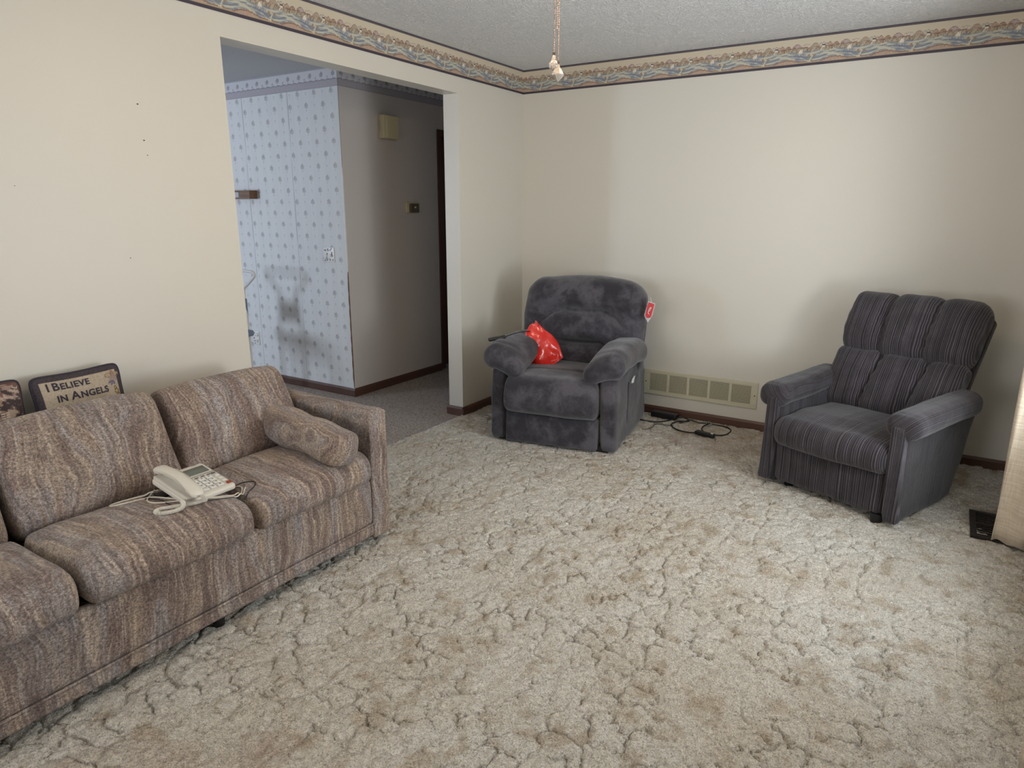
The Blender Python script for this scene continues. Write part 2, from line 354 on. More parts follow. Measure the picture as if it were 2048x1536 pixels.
# ------------------------------------------------------------------ floors
def living_floor():
    x = np.arange(0, XW+.001, .0055); y = np.concatenate([np.arange(YB, -4.3, .02), np.arange(-4.3, .001, .0062)])
    X, Y = np.meshgrid(x, y, indexing='ij')
    wx = X+.045*(fbm(X*9, Y*9, 1)-.5)*2; wy = Y+.045*(fbm(X*9, Y*9, 2)-.5)*2
    wx = wx+.016*(vnoise(X*45, Y*45, 12)-.5)*2; wy = wy+.016*(vnoise(X*45, Y*45, 13)-.5)*2
    cs = .098; gx = wx/cs/1.15; gy = wy/cs
    F1 = np.full(X.shape, 9.); F2 = F1.copy(); ci = np.floor(gx); cj = np.floor(gy); ID = np.zeros(X.shape)
    for di in (-1, 0, 1):
        for dj in (-1, 0, 1):
            i = ci+di; j = cj+dj; px = i+.1+.8*h2(i, j, 5); py = j+.1+.8*h2(i, j, 6); d = np.hypot(gx-px, gy-py)
            cl = d < F1; F2 = np.where(cl, F1, np.minimum(F2, d)); ID = np.where(cl, h2(i, j, 8), ID); F1 = np.minimum(F1, d)
    e = F2-F1; msk = np.clip((fbm(X*5, Y*5, 21)-.28)*5, 0.35, 1)
    msk2 = .30+.85*np.clip((fbm(X*15, Y*15, 27)-.42)*6, 0, 1)
    groove = np.exp(-(e/.062)**2)*msk*msk2; dome = np.clip(e, 0, .8)
    Z = -.0125*groove+.0110*np.sqrt(dome)*(.4+.6*msk)+.009*(fbm(X*62, Y*62, 31, 2)-.5)+.004*(h2(X*1000, Y*1000, 3)-.5)+.006*(ID-.5)*np.clip(e*5, 0, 1)
    Z = Z-.008
    big = fbm(X*2.2, Y*2.2, 41); mid = fbm(X*8, Y*8, 44)
    c0 = s2l((232, 226, 214)); c1 = s2l((213, 199, 178)); c2 = s2l((184, 162, 132))
    t = np.clip((big-.3)*1.7*.6+(mid-.35)*1.3*.4, 0, 1)[..., None]; C = c0*(1-t)+c1*t
    t = np.clip((fbm(X*14, Y*14, 47)-.58)*3, 0, .55)[..., None]; C = C*(1-t)+c2*t
    for (sx, sy, sr, k) in ((1.52, -3.73, .06, .45), (1.44, -3.63, .07, .4), (1.62, -4.0, .22, .22), (1.30, -4.1, .18, .3), (2.3, -4.05, .12, .2), (1.75, -3.55, .06, .25), (1.25, -3.9, .14, .28), (1.9, -.35, .22, .3), (1.5, -.5, .2, .3), (2.0, -1.0, .15, .2), (1.05, -4.0, .1, .3), (2.62, -3.7, .08, .25)):
        d = np.hypot(X-sx, (Y-sy)*.8)/sr; t = (k*np.exp(-d**2)*np.clip((fbm(X*18, Y*18, 51)-.3)*3, 0, 1.3))[..., None]; C = C*(1-t)+s2l((150, 100, 62))*t
    V = np.stack([X, Y, Z], -1).reshape(-1, 3)
    nx, ny = X.shape; I = np.arange(nx*ny).reshape(nx, ny); Fq = np.stack([I[:-1, :-1], I[1:, :-1], I[1:, 1:], I[:-1, 1:]], -1).reshape(-1, 4)
    me = bpy.data.meshes.new('floor'); me.vertices.add(len(V)); me.vertices.foreach_set('co', V.ravel().astype(np.float32))
    me.loops.add(Fq.size); me.loops.foreach_set('vertex_index', Fq.ravel().astype(np.int32)); me.polygons.add(len(Fq)); me.polygons.foreach_set('loop_start', np.arange(0, Fq.size, 4, dtype=np.int32))
    me.polygons.foreach_set('use_smooth', np.ones(len(Fq), bool)); me.update(calc_edges=True); me.materials.append(M_carpet)
    o = bpy.data.objects.new('floor', me); COL.objects.link(o); set_col(o, C.reshape(-1, 3)); tag(o, kind='structure')
living_floor()
b = MB(); b.box((XD, YD, -.06), (-.02, YA+.1, -.012)); b.box((XA-1.1, YA+.1, -.06), (-.02, 3.0, -.012)); tag(b.build('floor_hall', M_carpet2, smooth=False, angle=None), kind='structure')
# ------------------------------------------------------------------ wallpaper border (living room)
BO = .1655
def border_paint(S, Tn):
    """one repeat = sail boat at s=0, flowers .2, bush .3, cottage .48, russet hills .6-.75, mauve hill .93"""
    P = .262; s = np.mod(S/P, 1.); C = np.ones(S.shape+(3,))*s2l((206, 194, 171))
    def put(mask, col, a=1.):
        m_ = (np.asarray(mask, float)*a)[..., None]; C[:] = C*(1-m_)+s2l(col)*m_
    ds = lambda c: np.mod(s-c+.5, 1)-.5
    tex = fbm(s*70, Tn*30, 9, 2, 70); rough = .012*(vnoise(s*60, np.zeros_like(s), 5, 60)-.5)*2
    def mound(c, w, base, ht, col, edge, tx=None, sp=1.):
        top = base+ht*np.clip(1-(np.abs(ds(c))/w)**2, 0, 1)**.7+rough; m = (np.abs(ds(c)) < w) & (Tn < top) & (Tn > base-.06)
        put(m, col)
        if tx: put(m & (tex > .52), tx, .8)
        put(m & (Tn > top-.020), edge, .9)
    # far row
    for c, w, h, col, ed in ((.06, .05, .13, (204, 190, 172), (140, 128, 112)), (.12, .045, .14, (206, 194, 178), (136, 126, 112)), (.17, .04, .14, (204, 190, 174), (140, 124, 108)), (.41, .05, .13, (190, 184, 170), (134, 132, 122)), (.47, .04, .15, (196, 188, 174), (128, 126, 118)), (.53, .05, .12, (190, 172, 158), (140, 112, 96))): mound(c, w, .58, h, col, ed)
    mound(.30, .10, .56, .17, (164, 144, 124), (140, 116, 98), (182, 164, 142))
    mound(.60, .075, .56, .15, (164, 136, 116), (112, 72, 58), (184, 160, 138)); mound(.73, .08, .56, .13, (158, 126, 106), (116, 74, 60), (176, 148, 124))
    mound(.92, .12, .55, .18, (172, 152, 148), (120, 96, 88), (186, 168, 162)); mound(.86, .04, .55, .10, (148, 108, 92), (110, 66, 54))
    # near row of bushes
    low = .545+.03*vnoise(s*11, np.zeros_like(s), 8, 11)+.018*np.abs(np.sin(s*PI*22)); b_ = (Tn < low+.03) & (Tn > .44)
    put(b_, (154, 138, 118)); put(b_ & (tex > .55), (180, 168, 146), .9); put(b_ & (tex < .40), (126, 98, 78), .9); put((Tn < low+.045) & (Tn > low+.02) & (vnoise(s*14, np.zeros_like(s), 17, 14) > .5), (118, 68, 54), .8)
    put((np.abs(ds(.08)) < .06) & (np.abs(Tn-.60-.1*ds(.08)) < .018), (116, 62, 50), .8); put((np.abs(ds(.66)) < .10) & (np.abs(Tn-.585-.1*ds(.66)) < .012), (120, 70, 54), .8)
    # sea, in long slanting streaks
    sea = .475+.02*np.sin(s*2*PI*3); k = np.asarray(Tn < sea); u_ = Tn+.05*np.sin(s*2*PI); sw = fbm(s*6, u_*22, 13, 3, 6)
    put(k, (166, 168, 160)); put(k & (sw > .52), (196, 192, 172), .9); put(k & (sw < .45), (128, 138, 146), .9); put(k & (sw < .36), (104, 116, 138), .8)
    near = np.exp(-(ds(-.01)/.13)**2)*np.exp(-((Tn-.36)/.10)**2); put(k, (98, 110, 136), np.clip(near*1.1, 0, .75)*(tex > .38))
    # near shore
    sh = .14+.10*np.clip(1-(np.abs(ds(.72))/.27)**2, 0, 1)+rough*1.5+.03*np.exp(-(ds(.05)/.06)**2); f_ = Tn < sh
    put(f_, (172, 144, 124)); put(f_ & (tex > .55), (182, 158, 136)); put(f_ & (Tn > sh-.035), (128, 84, 64), .9); put((Tn < .125) & (np.abs(ds(.15)) < .28), (176, 158, 118), .8)
    # flowers
    for c, t_, r_ in ((.185, .33, .042), (.175, .30, .03), (.30, .31, .036), (.225, .17, .034), (.255, .15, .03)): put(np.hypot(ds(c)*P/BO, Tn-t_) < r_*(.85+.5*tex), (150, 122, 98))
    put((np.abs(ds(.235)-.25*(Tn-.25)) < .011) & (Tn > .11) & (Tn < .34) & (tex > .35), (206, 202, 168)); put((np.abs(ds(.215)+.3*(Tn-.18)) < .006) & (Tn > .12) & (Tn < .24), (206, 202, 168))
    # cottage and path
    put((np.abs(ds(.475)) < .030) & (Tn > .56) & (Tn < .615), (222, 212, 198)); put((np.abs(ds(.478)+.3*(Tn-.625)) < .034) & (Tn > .605) & (Tn < .645), (44, 36, 40)); put((np.abs(ds(.445)-.55*(Tn-.53)) < .010) & (Tn > .48) & (Tn < .57), (220, 210, 194))
    # sail boat
    for c, w_, h_ in ((.012, .034, .125), (-.012, .026, .115), (.036, .020, .135)):
        q = (Tn-.435)/h_; put((q > 0) & (q < 1) & (ds(c) < .010) & (ds(c) > -w_*(1-q)*1.3), (226, 216, 200))
        put((q > 0) & (q < 1) & (np.abs(ds(c)-.011) < .0025), (132, 116, 104), .7)
    put((np.abs(ds(.0)) < .045) & (Tn > .415) & (Tn < .440), (206, 194, 178))
    C[:] = C*.88+s2l((165, 152, 134))*.12
    put(Tn > .915, (60, 54, 66)); put((Tn > .95) & (Tn < .960), (118, 106, 108)); put(Tn < .092, (62, 54, 66)); put((Tn > .042) & (Tn < .052) & (np.mod(S*120, 1) < .7), (132, 118, 116)); put((Tn > .092) & (Tn < .104), (170, 150, 130))
    return C
def painted(name, org, du, dv, LU, LV, res, fn, m, thick, nrm, kind=None, parent=None):
    nu = int(LU/res)+1; nv = int(LV/res)+1; u = np.linspace(0, LU, nu); v = np.linspace(0, LV, nv); U, V_ = np.meshgrid(u, v, indexing='ij')
    P = np.array(org)+U[..., None]*np.array(du)+V_[..., None]*np.array(dv)+np.array(nrm)*thick
    me = bpy.data.meshes.new(name); I = np.arange(nu*nv).reshape(nu, nv); Fq = np.stack([I[:-1, :-1], I[1:, :-1], I[1:, 1:], I[:-1, 1:]], -1)
    if np.cross(du, dv)@np.array(nrm) < 0: Fq = Fq[..., ::-1]
    Fq = Fq.reshape(-1, 4); me.vertices.add(nu*nv); me.vertices.foreach_set('co', P.reshape(-1).astype(np.float32)); me.loops.add(Fq.size); me.loops.foreach_set('vertex_index', Fq.ravel().astype(np.int32))
    me.polygons.add(len(Fq)); me.polygons.foreach_set('loop_start', np.arange(0, Fq.size, 4, dtype=np.int32)); me.update(calc_edges=True); me.materials.append(m)
    o = bpy.data.objects.new(name, me); COL.objects.link(o); set_col(o, fn(U, V_).reshape(-1, 3))
    if kind: tag(o, kind=kind)
    if parent: o.parent = parent
    return o
painted('trim_1', (0, -4.4, H-BO), (0, 1, 0), (0, 0, 1), 4.4, BO-.001, .0022, lambda U, V_: border_paint(U-4.4+2.32, V_/BO), M_art, .0015, (1, 0, 0), 'structure')
painted('trim_2', (0, 0, H-BO), (1, 0, 0), (0, 0, 1), XW, BO-.001, .0022, lambda U, V_: border_paint(U-.091, V_/BO), M_art, .0015, (0, -1, 0), 'structure')
# ------------------------------------------------------------------ dining wallpaper
def sprig(du, dv, sc=1.):
    """bouquet mask 0..1 ; du,dv metres from its centre"""
    a = np.zeros(du.shape)
    for k, (x, y, r) in enumerate(((0, .014, .007), (-.011, .009, .007), (.011, .009, .007), (0, .001, .008), (-.008, .019, .005), (.007, .020, .005), (-.016, 0, .004), (.016, -.001, .004), (-.008, -.004, .005), (.008, -.005, .005), (.001, .024, .004))):
        a = np.maximum(a, (np.hypot(du-x*sc, dv-y*sc) < r*sc)*(.75+.25*h2(np.floor(du*330), np.floor(dv*330), k)))
    st = (np.abs(du-(.15*(dv+.02))) < .0016*sc)*(dv < 0)*(dv > -.030*sc); st2 = (np.abs(du+.3*(dv+.012)) < .0016)*(dv < -.008)*(dv > -.026*sc)
    return np.maximum(a, np.maximum(st, st2)*.8)*np.where(h2(np.floor(du*260+9), np.floor(dv*260+4), 2) < .2, .35, 1)
def band_paint(C, U, Z):
    def put(mask, col, a=1.): 
        m_ = (np.asarray(mask, float)*a)[..., None]; C[:] = C*(1-m_)+s2l(col)*m_
    bz = 2.31; put(Z > bz, (202, 200, 202)); sc = .006*np.abs(np.sin(U*PI/.06))
    put((Z > bz) & (Z < bz+.040+sc), (172, 165, 170)); put((Z > bz+.040+sc) & (Z < bz+.046+sc), (140, 134, 142))
    put((Z > bz-.004) & (Z < bz), (150, 146, 150)); put(Z > H-.012, (160, 158, 162)); put((Z > H-.020) & (Z < H-.017), (160, 158, 162))
    du = np.mod(U+.02, .12)-.06; put(np.ones(U.shape), (128, 118, 126), sprig(du, Z-(bz+.078), .95)*.85*(Z > bz))
    du = np.mod(U+.08, .12)-.06; put(np.ones(U.shape), (140, 132, 140), sprig(du, Z-(bz+.060), .45)*.8*(Z > bz))
    return C
def dining_paint(U, V_):
    x = XA-U; Z = V_; C = np.ones(U.shape+(3,))*s2l((218, 218, 216))
    def put(mask, col, a=1.): 
        m_ = (np.asarray(mask, float)*a)[..., None]; C[:] = C*(1-m_)+s2l(col)*m_
    put(np.mod(U, .0155) < .002, (198, 199, 206), .45)
    ph, pv = .1795, .1735; x0, z0 = -1.114, 2.274
    for ox, oz in ((0, 0), (ph/2, pv/2)):
        du = np.mod(x-x0-ox+ph/2, ph)-ph/2; dv = np.mod(Z-z0-oz+pv/2, pv)-pv/2
        put(np.ones(U.shape), (130, 124, 124), sprig(du, dv, 1.1)*.64)
        du = np.mod(x-x0-ox+ph, ph)-ph/2; put(np.hypot(du, dv-.01) < .0045, (150, 148, 158), .7); put((np.abs(du-.2*(dv+.01)) < .0015) & (np.abs(dv) < .011), (158, 156, 164), .6)
    for sx in (-1.588, -2.136):
        d = x-sx; put(np.abs(d) < .006, (178, 176, 180), .5); put(np.abs(d-.004) < .002, (130, 126, 130), np.clip((vnoise(Z*6, Z*0, 5)-.3)*2, 0, .8)); put(np.abs(d+.003) < .002, (230, 230, 230), np.clip((vnoise(Z*7, Z*0, 8)-.45)*3, 0, 1))
    return band_paint(C, U, Z)
LU = 1.75
painted('wall_dining', (XA, YA, BH*0), (-1, 0, 0), (0, 0, 1), LU, H, .004, dining_paint, M_paper, .0, (0, -1, 0), 'structure')
struct('wall_dining_back', M_hallwall, [((XD, YA+.001, -.06), (XA-.12, YA+.12, H)), ((XD, YA, 0), (XA-LU, YA+.001, H))])
painted('trim_3', (XA, YA, 2.30), (0, 1, 0), (0, 0, 1), 1.6, H-2.30, .005, lambda U, V_: band_paint(np.ones(U.shape+(3,))*s2l((205, 197, 190)), U, V_+2.30), M_paper, .002, (1, 0, 0), 'structure')
# torn wallpaper edge on the corner
def torn(z0, z1, wid, m, nm):
    zz = np.linspace(z0, z1, 70); V = []
    for k, z in enumerate(zz):
        w = wid*(.7+.5*abs(math.sin(z*31)))*min(1, (z-z0)/.08+.15, (z1-z)/.08+.15); V += [(XA-w, YA-.0015, z), (XA+.002, YA-.0035, z), (XA+.0035, YA+w*.3, z)]
    tag(MB().add(V, grid_faces(len(zz), 3)).build(nm, m, smooth=False, angle=None), kind='structure')
torn(.98, 1.74, .012, M_white, 'trim_4'); torn(.06, .98, .007, M_wood, 'trim_5')
# nail marks on the left wall
for (y, z, r) in ((-2.955, 1.849, .0045), (-2.947, 1.712, .0042), (-2.94, 1.655, .003), (-3.066, 1.247, .003), (-3.44, 1.52, .0022)):
    b = MB(); b.ball((.0006, y, z), r*.85, 10, 6, (.25, 1.2, .7)); b.build('nail_hole', M_brown, wall_left)
# ================================================================== furniture
def bulge(V, ax, amt, c=None, h=None, p=2.2, sgn=0):
    """push faces on axis ax outwards like a stuffed cushion"""
    V = V.copy(); o = [i for i in range(3) if i != ax]; h_ = (V.max(0)-V.min(0))/2; q = V/h_
    f = np.clip(1-np.abs(q[:, o[0]])**p, 0, 1)**.8*np.clip(1-np.abs(q[:, o[1]])**p, 0, 1)**.8
    V[:, ax] += amt*f*q[:, ax]*(1 if sgn == 0 else (np.sign(q[:, ax]) == sgn)); return V
def lump(V, amt, fr, sd=0):
    V = V.copy()
    for a in range(3):
        V[:, a] += amt*2*(vnoise(V[:, (a+1) % 3]*fr+sd+7*a, V[:, (a+2) % 3]*fr+V[:, a]*fr*.7+sd, sd+a)-.5)
    return V
# ------------------------------------------------------------------ sofa
SYR = -2.522; SCW = .586                       # outer face of the right arm, cushion pitch
sofa = empty('sofa', (0, 0, 0), 0, 'long three-seat sofa in brown and grey marbled woven fabric, along the left wall', 'sofa')
def sofa_arm(y0, y1, nm):
    def f(V):
        V = V.copy(); V[:, 2] += np.where(V[:, 2] > .0, .012*np.cos(np.clip(V[:, 1]/.055, -1, 1)*PI/2), 0); return lump(V, .0035, 14, 3)
    b = MB(); b.rbox(((.085+.852)/2, (y0+y1)/2, (.035+.605)/2), (.767, abs(y1-y0), .57), (.018, .02, .02), .03, f); 
    o = b.build('armrest', M_sofa, sofa, angle=80)
    # front panel with a welt line
    return o
sofa_arm(SYR-.098, SYR, 'r'); YL = SYR-.098-3*SCW; sofa_arm(YL-.098, YL, 'l')
b = MB(); b.rbox((.845, SYR-.049, .32), (.03, .102, .572), (.012, .012, .012), .03); b.build('arm_front_panel', M_sofa, sofa, angle=80)
b = MB(); b.rbox((.845, YL-.049, .32), (.03, .102, .572), (.012, .012, .012), .03); b.build('arm_front_panel', M_sofa, sofa, angle=80)
cy = (SYR-.098+YL)/2; LW = 3*SCW
b = MB(); b.rbox((.47, cy, .19), (.72, LW+.02, .20), .01, .2); b.rbox((.12, cy, .34), (.13, LW+.19, .60), .03, .1); b.build('frame', M_sofa, sofa, angle=80)
def rail(V):
    V = lump(V, .003, 9, 5); return V
MB().rbox((.825, cy, .205), (.05, LW-.004, .215), (.018, .01, .03), .03, rail).build('front_rail', M_sofa, sofa, angle=80)
MB().rbox((.829, cy, .075), (.05, LW-.002, .055), (.018, .012, .016), .03, rail).build('skirt_band', M_sofa, sofa, angle=80)
yy = np.linspace(YL+.004, SYR-.102, 60); MB().tube([(.853, y, .1035) for y in yy], .0045, 6).build('welt', M_sofa, sofa)
for k, (x, y) in enumerate(((.70, SYR-.15), (.70, YL+.05), (.14, SYR-.15), (.14, YL+.05), (.80, -3.36))):
    MB().lathe((x, y, -.012), [(.001, 0), (.018, 0), (.024, .09), (.001, .09)], 12).build('foot', M_black, sofa)
for k in range(3):
    yc = SYR-.098-SCW*(k+.5)
    def f(V, k=k):
        V = bulge(V, 2, .030, p=2.6, sgn=1); q = V[:, 0]/.22
        V[:, 2] -= np.where(V[:, 0] > .10, ((V[:, 0]-.10)/.12)**2*.012, 0)
        V = bulge(V, 0, .022, p=3); return lump(V, .006, 5+k, k*3)
    MB().rbox((.66, yc, .372), (.42, SCW-.006, .128), (.055, .03, .055), .02, f).build('seat_cushion', M_sofa, sofa, angle=80)
for k in range(3):
    yc = SYR-.098-SCW*(k+.5)
    R = Matrix.Rotation(math.radians(-24), 3, 'Y')
    def f(V, k=k):
        V = bulge(V, 0, .030, p=2.6); V = bulge(V, 2, .018, p=3, sgn=1); return lump(V, .007, 4.5+k, 11+k*5)
    MB().rbox((.330, yc, .562), (.15, SCW-.008, .385), (.06, .03, .065), .02, f, R).build('back_cushion', M_sofa, sofa, angle=80)
# bolster pillow against the arm
bol = MB()
def f(V):
    x = V[:, 0]/.265; V = V.copy(); s = 1-.16*np.clip(np.abs(x), 0, 1)**3; V[:, 1] *= s; V[:, 2] *= s
    V[:, 0] += np.where(x > .75, .02*(1-(V[:, 1]/.09)**2), 0)
    V[:, 2] += .006*np.sin(V[:, 0]*22); return lump(V, .008, 9, 2)
bol.rbox((0, 0, 0), (.52, .19, .150), (.03, .07, .062), .014, f)
o = bol.build('bolster_pillow', M_sofa, angle=80); o.location = (.630, -2.768, .522); o.rotation_euler = (math.radians(-8), math.radians(4), math.radians(-4))
tag(o, 'small stuffed bolster pillow in matching sofa fabric, leaning against the sofa arm', 'pillow')
# ------------------------------------------------------------------ text to mesh
def text_arr(txt, size, font_off=0.0, align='CENTER', res=3, spacing=1.0):
    cu = bpy.data.curves.new('t', 'FONT'); cu.body = txt; cu.size = size; cu.align_x = align; cu.offset = font_off; cu.resolution_u = res; cu.space_character = spacing
    o = bpy.data.objects.new('t', cu); COL.objects.link(o); dg = bpy.context.evaluated_depsgraph_get(); me = bpy.data.meshes.new_from_object(o.evaluated_get(dg))
    V = np.array([v.co[:] for v in me.vertices]) if len(me.vertices) else np.zeros((0, 3)); F = [tuple(p.vertices) for p in me.polygons]
    bpy.data.objects.remove(o); bpy.data.curves.remove(cu); bpy.data.meshes.remove(me); return V, F
# ------------------------------------------------------------------ throw pillows behind the sofa
def pillow_shape(u, v, hw, hh, th, sag=.055):
    """u,v in -1..1 -> x,y,z(front)"""
    sx = 1-sag*(1-v*v)*np.abs(u)**2; sy = 1-sag*1.5*(1-u*u)*np.abs(v)**2
    t = th*(np.clip(1-u*u, 0, 1)**.45)*(np.clip(1-v*v, 0, 1)**.45); k = 1-.085*np.clip(u*u*v*v, 0, 1)**3; return u*hw*sx*k, v*hh*sy*k, t
def throw_pillow(name, loc, rot, hw, hh, th, front, back, res=.0022):
    """front(U,V)->rgb colours in normalised coordinates"""
    nu, nv = int(2*hw/res), int(2*hh/res); u = np.sin(np.linspace(-PI/2, PI/2, nu))*.35+np.linspace(-1, 1, nu)*.65; v = np.sin(np.linspace(-PI/2, PI/2, nv))*.35+np.linspace(-1, 1, nv)*.65
    U, V_ = np.meshgrid(u, v, indexing='ij'); X, Y, Z = pillow_shape(U, V_, hw, hh, th)
    root = empty(name, loc); root.rotation_euler = rot
    o = newobj('cushion_cover', np.stack([X, -Z, Y], -1).reshape(-1, 3), grid_faces(nu, nv), M_tapestry, root); set_col(o, front(U, V_).reshape(-1, 3))
    u = np.linspace(-1, 1, 30); U, V_ = np.meshgrid(u, u, indexing='ij'); X, Y, Z = pillow_shape(U, V_, hw, hh, th)
    newobj('back_cover', np.stack([X, Z, Y], -1).reshape(-1, 3), [q[::-1] for q in grid_faces(30, 30)], back, root)
    t = np.linspace(-1, 1, 40); P = [(a, -1) for a in t]+[(1, a) for a in t[1:]]+[(-a, 1) for a in t[1:]]+[(-1, -a) for a in t[1:]]; P = np.array(P)
    X, Y, Z = pillow_shape(P[:, 0], P[:, 1], hw, hh, th); MB().tube(np.stack([X, Z*0, Y], -1), .0055, 8).build('piping', M_navy, root)
    return root
def angel_art(U, V_):
    C = np.ones(U.shape+(3,))*s2l((70, 62, 66)); x = U*.225; y = V_*.15
    def put(mask, col, a=1.): 
        m_ = (np.asarray(mask, float)*a)[..., None]; C[:] = C*(1-m_)+s2l(col)*m_
    put(vnoise(x*400, y*400, 3) > .6, (52, 45, 50))
    pan = (np.abs(U) < .86) & (np.abs(V_) < .82); put(pan, (176, 162, 142)); put(pan & (vnoise(x*500, y*500, 4) > .6), (158, 144, 124))
    def fig(cx, cy, s, sd):     # small winged figure in a loose brushed style, and flowers
        put(np.hypot(x-cx, y-cy-.022*s) < .009*s, (150, 116, 92)); put((np.hypot((x-cx)*.8, y-cy+.004*s) < .017*s) & (vnoise(x*220, y*220, sd) > .35), (148, 126, 122))
        for q in (-1, 1):
            put((np.hypot((x-cx-q*.022*s), (y-cy-.012*s)*1.8) < .016*s) & (vnoise(x*260, y*260, sd+1) > .3), (168, 146, 104)); put(np.abs(np.hypot((x-cx-q*.022*s), (y-cy-.012*s)*1.8)-.016*s) < .0016, (92, 84, 110))
        put((np.hypot((x-cx+.012*s)*.5, y-cy+.022*s) < .010*s) & (vnoise(x*200, y*200, sd+2) > .35), (96, 92, 118))
    fig(.168, .085, 1.15, 5); fig(-.15, -.085, 1.1, 8); fig(.02, -.095, .9, 9)
    for cx, cy, r in ((.172, .018, .017), (.182, -.002, .012), (.168, .035, .010), (-.13, -.04, .018), (-.045, -.045, .014), (.07, -.1, .015), (.16, -.06, .018)):
        d = np.hypot(x-cx, y-cy); a = np.arctan2(y-cy, x-cx); put(d < r*(.75+.25*np.sin(a*6)), (140, 112, 76)); put(d < r*.35, (186, 160, 104)); put(np.abs(d-r*.7) < .0012, (96, 74, 60))
    return C
ap = throw_pillow('throw_pillow', (.085, -3.372, .722), (math.radians(-9), math.radians(-1), math.radians(90)), .163, .125, .045, angel_art, M_navy)
tag(ap, 'tapestry pillow reading I Believe in Angels, tucked between the sofa back and the wall', 'pillow')
def on_pillow(V, hw, hh, th, off=.0012):
    u = V[:, 0]/hw; v = V[:, 1]/hh; X, Y, Z = pillow_shape(u, v, hw, hh, th); return np.stack([X, -Z-off, Y], -1)
tb = MB()
def word(t, x, y, s):
    V, F = text_arr(t, s, .0011, 'LEFT', 4, 1.08); V[:, 0] += x; V[:, 1] += y; tb.add(on_pillow(V, .163, .125, .045), F); return V[:, 0].max()
def smallcaps(words, x, y, big, small):
    for w in words:
        a = word(w[0], x, y, big)
        x = (word(w[1:], a+.002, y, small) if len(w) > 1 else a)+.011
    return x
smallcaps(['I', 'BELIEVE'], -.122, .066, .043, .034); x = word('IN', -.098, .020, .034); smallcaps(['ANGELS'], x+.014, .020, .043, .034)
tb.build('lettering', M_navy, ap, smooth=False, angle=None)
def cat_art(U, V_):
    C = np.ones(U.shape+(3,))*s2l((92, 78, 74)); x = U*.19; y = V_*.17; g = fbm(x*60, y*25, 3, 3); st = fbm(x*25+y*60, y*18-x*20, 7, 3)
    def put(mask, col, a=1.): 
        m_ = (np.asarray(mask, float)*a)[..., None]; C[:] = C*(1-m_)+s2l(col)*m_
    put(g > .5, (150, 128, 118)); put(st > .56, (66, 56, 56)); put(st < .40, (178, 158, 142)); put(y > .13+.03*g, (120, 88, 72), .7)
    fx, fy = .02, .05                         # cat's face
    put((np.hypot((x-fx)*.9, y-fy) < .075) & (g > .45), (140, 118, 100)); put((np.hypot((x-fx)*.9, y-fy) < .075) & (st > .54), (60, 50, 48))
    for q in (-1, 1):
        ex = fx+q*.036; put(np.hypot(x-ex, (y-fy-.012)*1.5) < .017, (52, 42, 38)); put(np.hypot(x-ex, (y-fy-.012)*1.5) < .0125, (190, 182, 120)); put(np.hypot((x-ex)*1.6, y-fy-.012) < .006, (24, 20, 20)); put(np.hypot((x-fx-q*.02), (y-fy+.035)*1.3) < .022, (196, 182, 170))
        for k in range(3): put((np.abs(y-fy+.034+.010*k-.15*np.abs(x-fx)) < .0013) & (q*(x-fx) > .02) & (q*(x-fx) < .09), (226, 216, 206))
        put((np.abs(y-fy-.085+.9*np.abs(np.abs(x-fx)-.05)) < .012) & (np.abs(np.abs(x-fx)-.05) < .03), (118, 84, 74))
    put((np.hypot(x-fx, (y-fy+.014)*.7) < .013), (176, 110, 92)); put((np.abs(U) > .93) | (np.abs(V_) > .94), (84, 62, 60)); return C
cp = throw_pillow('throw_pillow', (.090, -3.715, .725), (math.radians(-9), math.radians(2), math.radians(90)), .150, .135, .05, cat_art, M_navy)
tag(cp, 'tapestry pillow picturing a tabby cat, half out of frame at the left behind the sofa', 'pillow')
# ------------------------------------------------------------------ recliners (local frame: x across, y towards the back, z up, origin at front centre)
def front_groove(V, seams, yfront, amp, w1=.012, w2=.05, wide=.4):
    """carve seams given in (x,z) into the face looking to -y"""
    V = V.copy()
    for pts, k in seams:
        d = polydist(V[:, 0], V[:, 2], pts); V[:, 1] += k*(amp*np.exp(-(d/w1)**2)+amp*wide*np.exp(-(d/w2)**2))*yfront(V)
    return V
R1O = (.479, -1.177); a1 = math.radians(10); W1 = .815
c1 = (R1O[0]+math.cos(a1)*W1/2, R1O[1]+math.sin(a1)*W1/2)
rec = empty('recliner', (c1[0], c1[1], 0), a1, 'charcoal plush power recliner with padded rolled arms, in the corner beside the wall vent', 'recliner')
hw = W1/2
for s in (-1, 1):
    def f(V, s=s):
        V = V.copy(); z = V[:, 2]+.24; V[:, 0] += s*.006*np.sin(z*7)
        V[:, 0] += s*.010*np.clip(1-z/.15, 0, 1)
        V[:, 1] -= np.where(V[:, 1] > .2, .09*np.clip((z-.15)/.33, 0, 1), 0)
        return lump(V, .004, 7, 20+s)
    MB().rbox((s*(hw-.052), .47, .25), (.104, .88, .49), (.022, .05, .06), .025, f).build('side_panel', M_plush, rec, angle=80)
def seatf(V):
    V = V.copy(); V = bulge(V, 2, .014, p=3, sgn=1)
    y = V[:, 1]; z = V[:, 2]; V[:, 1] -= np.where(y < -.15, .035*np.cos(np.clip((z+.015)/.15, -1, 1)*PI/2), 0)
    V[:, 1] += np.where((y < -.15), .02*np.clip((np.abs(V[:, 0])/.3)**4, 0, 1), 0)
    d = np.abs(y+.04+.04*(V[:, 0]/.3)**2); V[:, 2] -= np.where(z > .05, .008*np.exp(-(d/.010)**2)+.006*np.exp(-(d/.03)**2), 0)
    return lump(V, .004, 8, 31)
MB().rbox((0, .27, .325), (.604, .60, .240), (.03, .075, .075), .016, seatf).build('seat', M_plush, rec, angle=80)
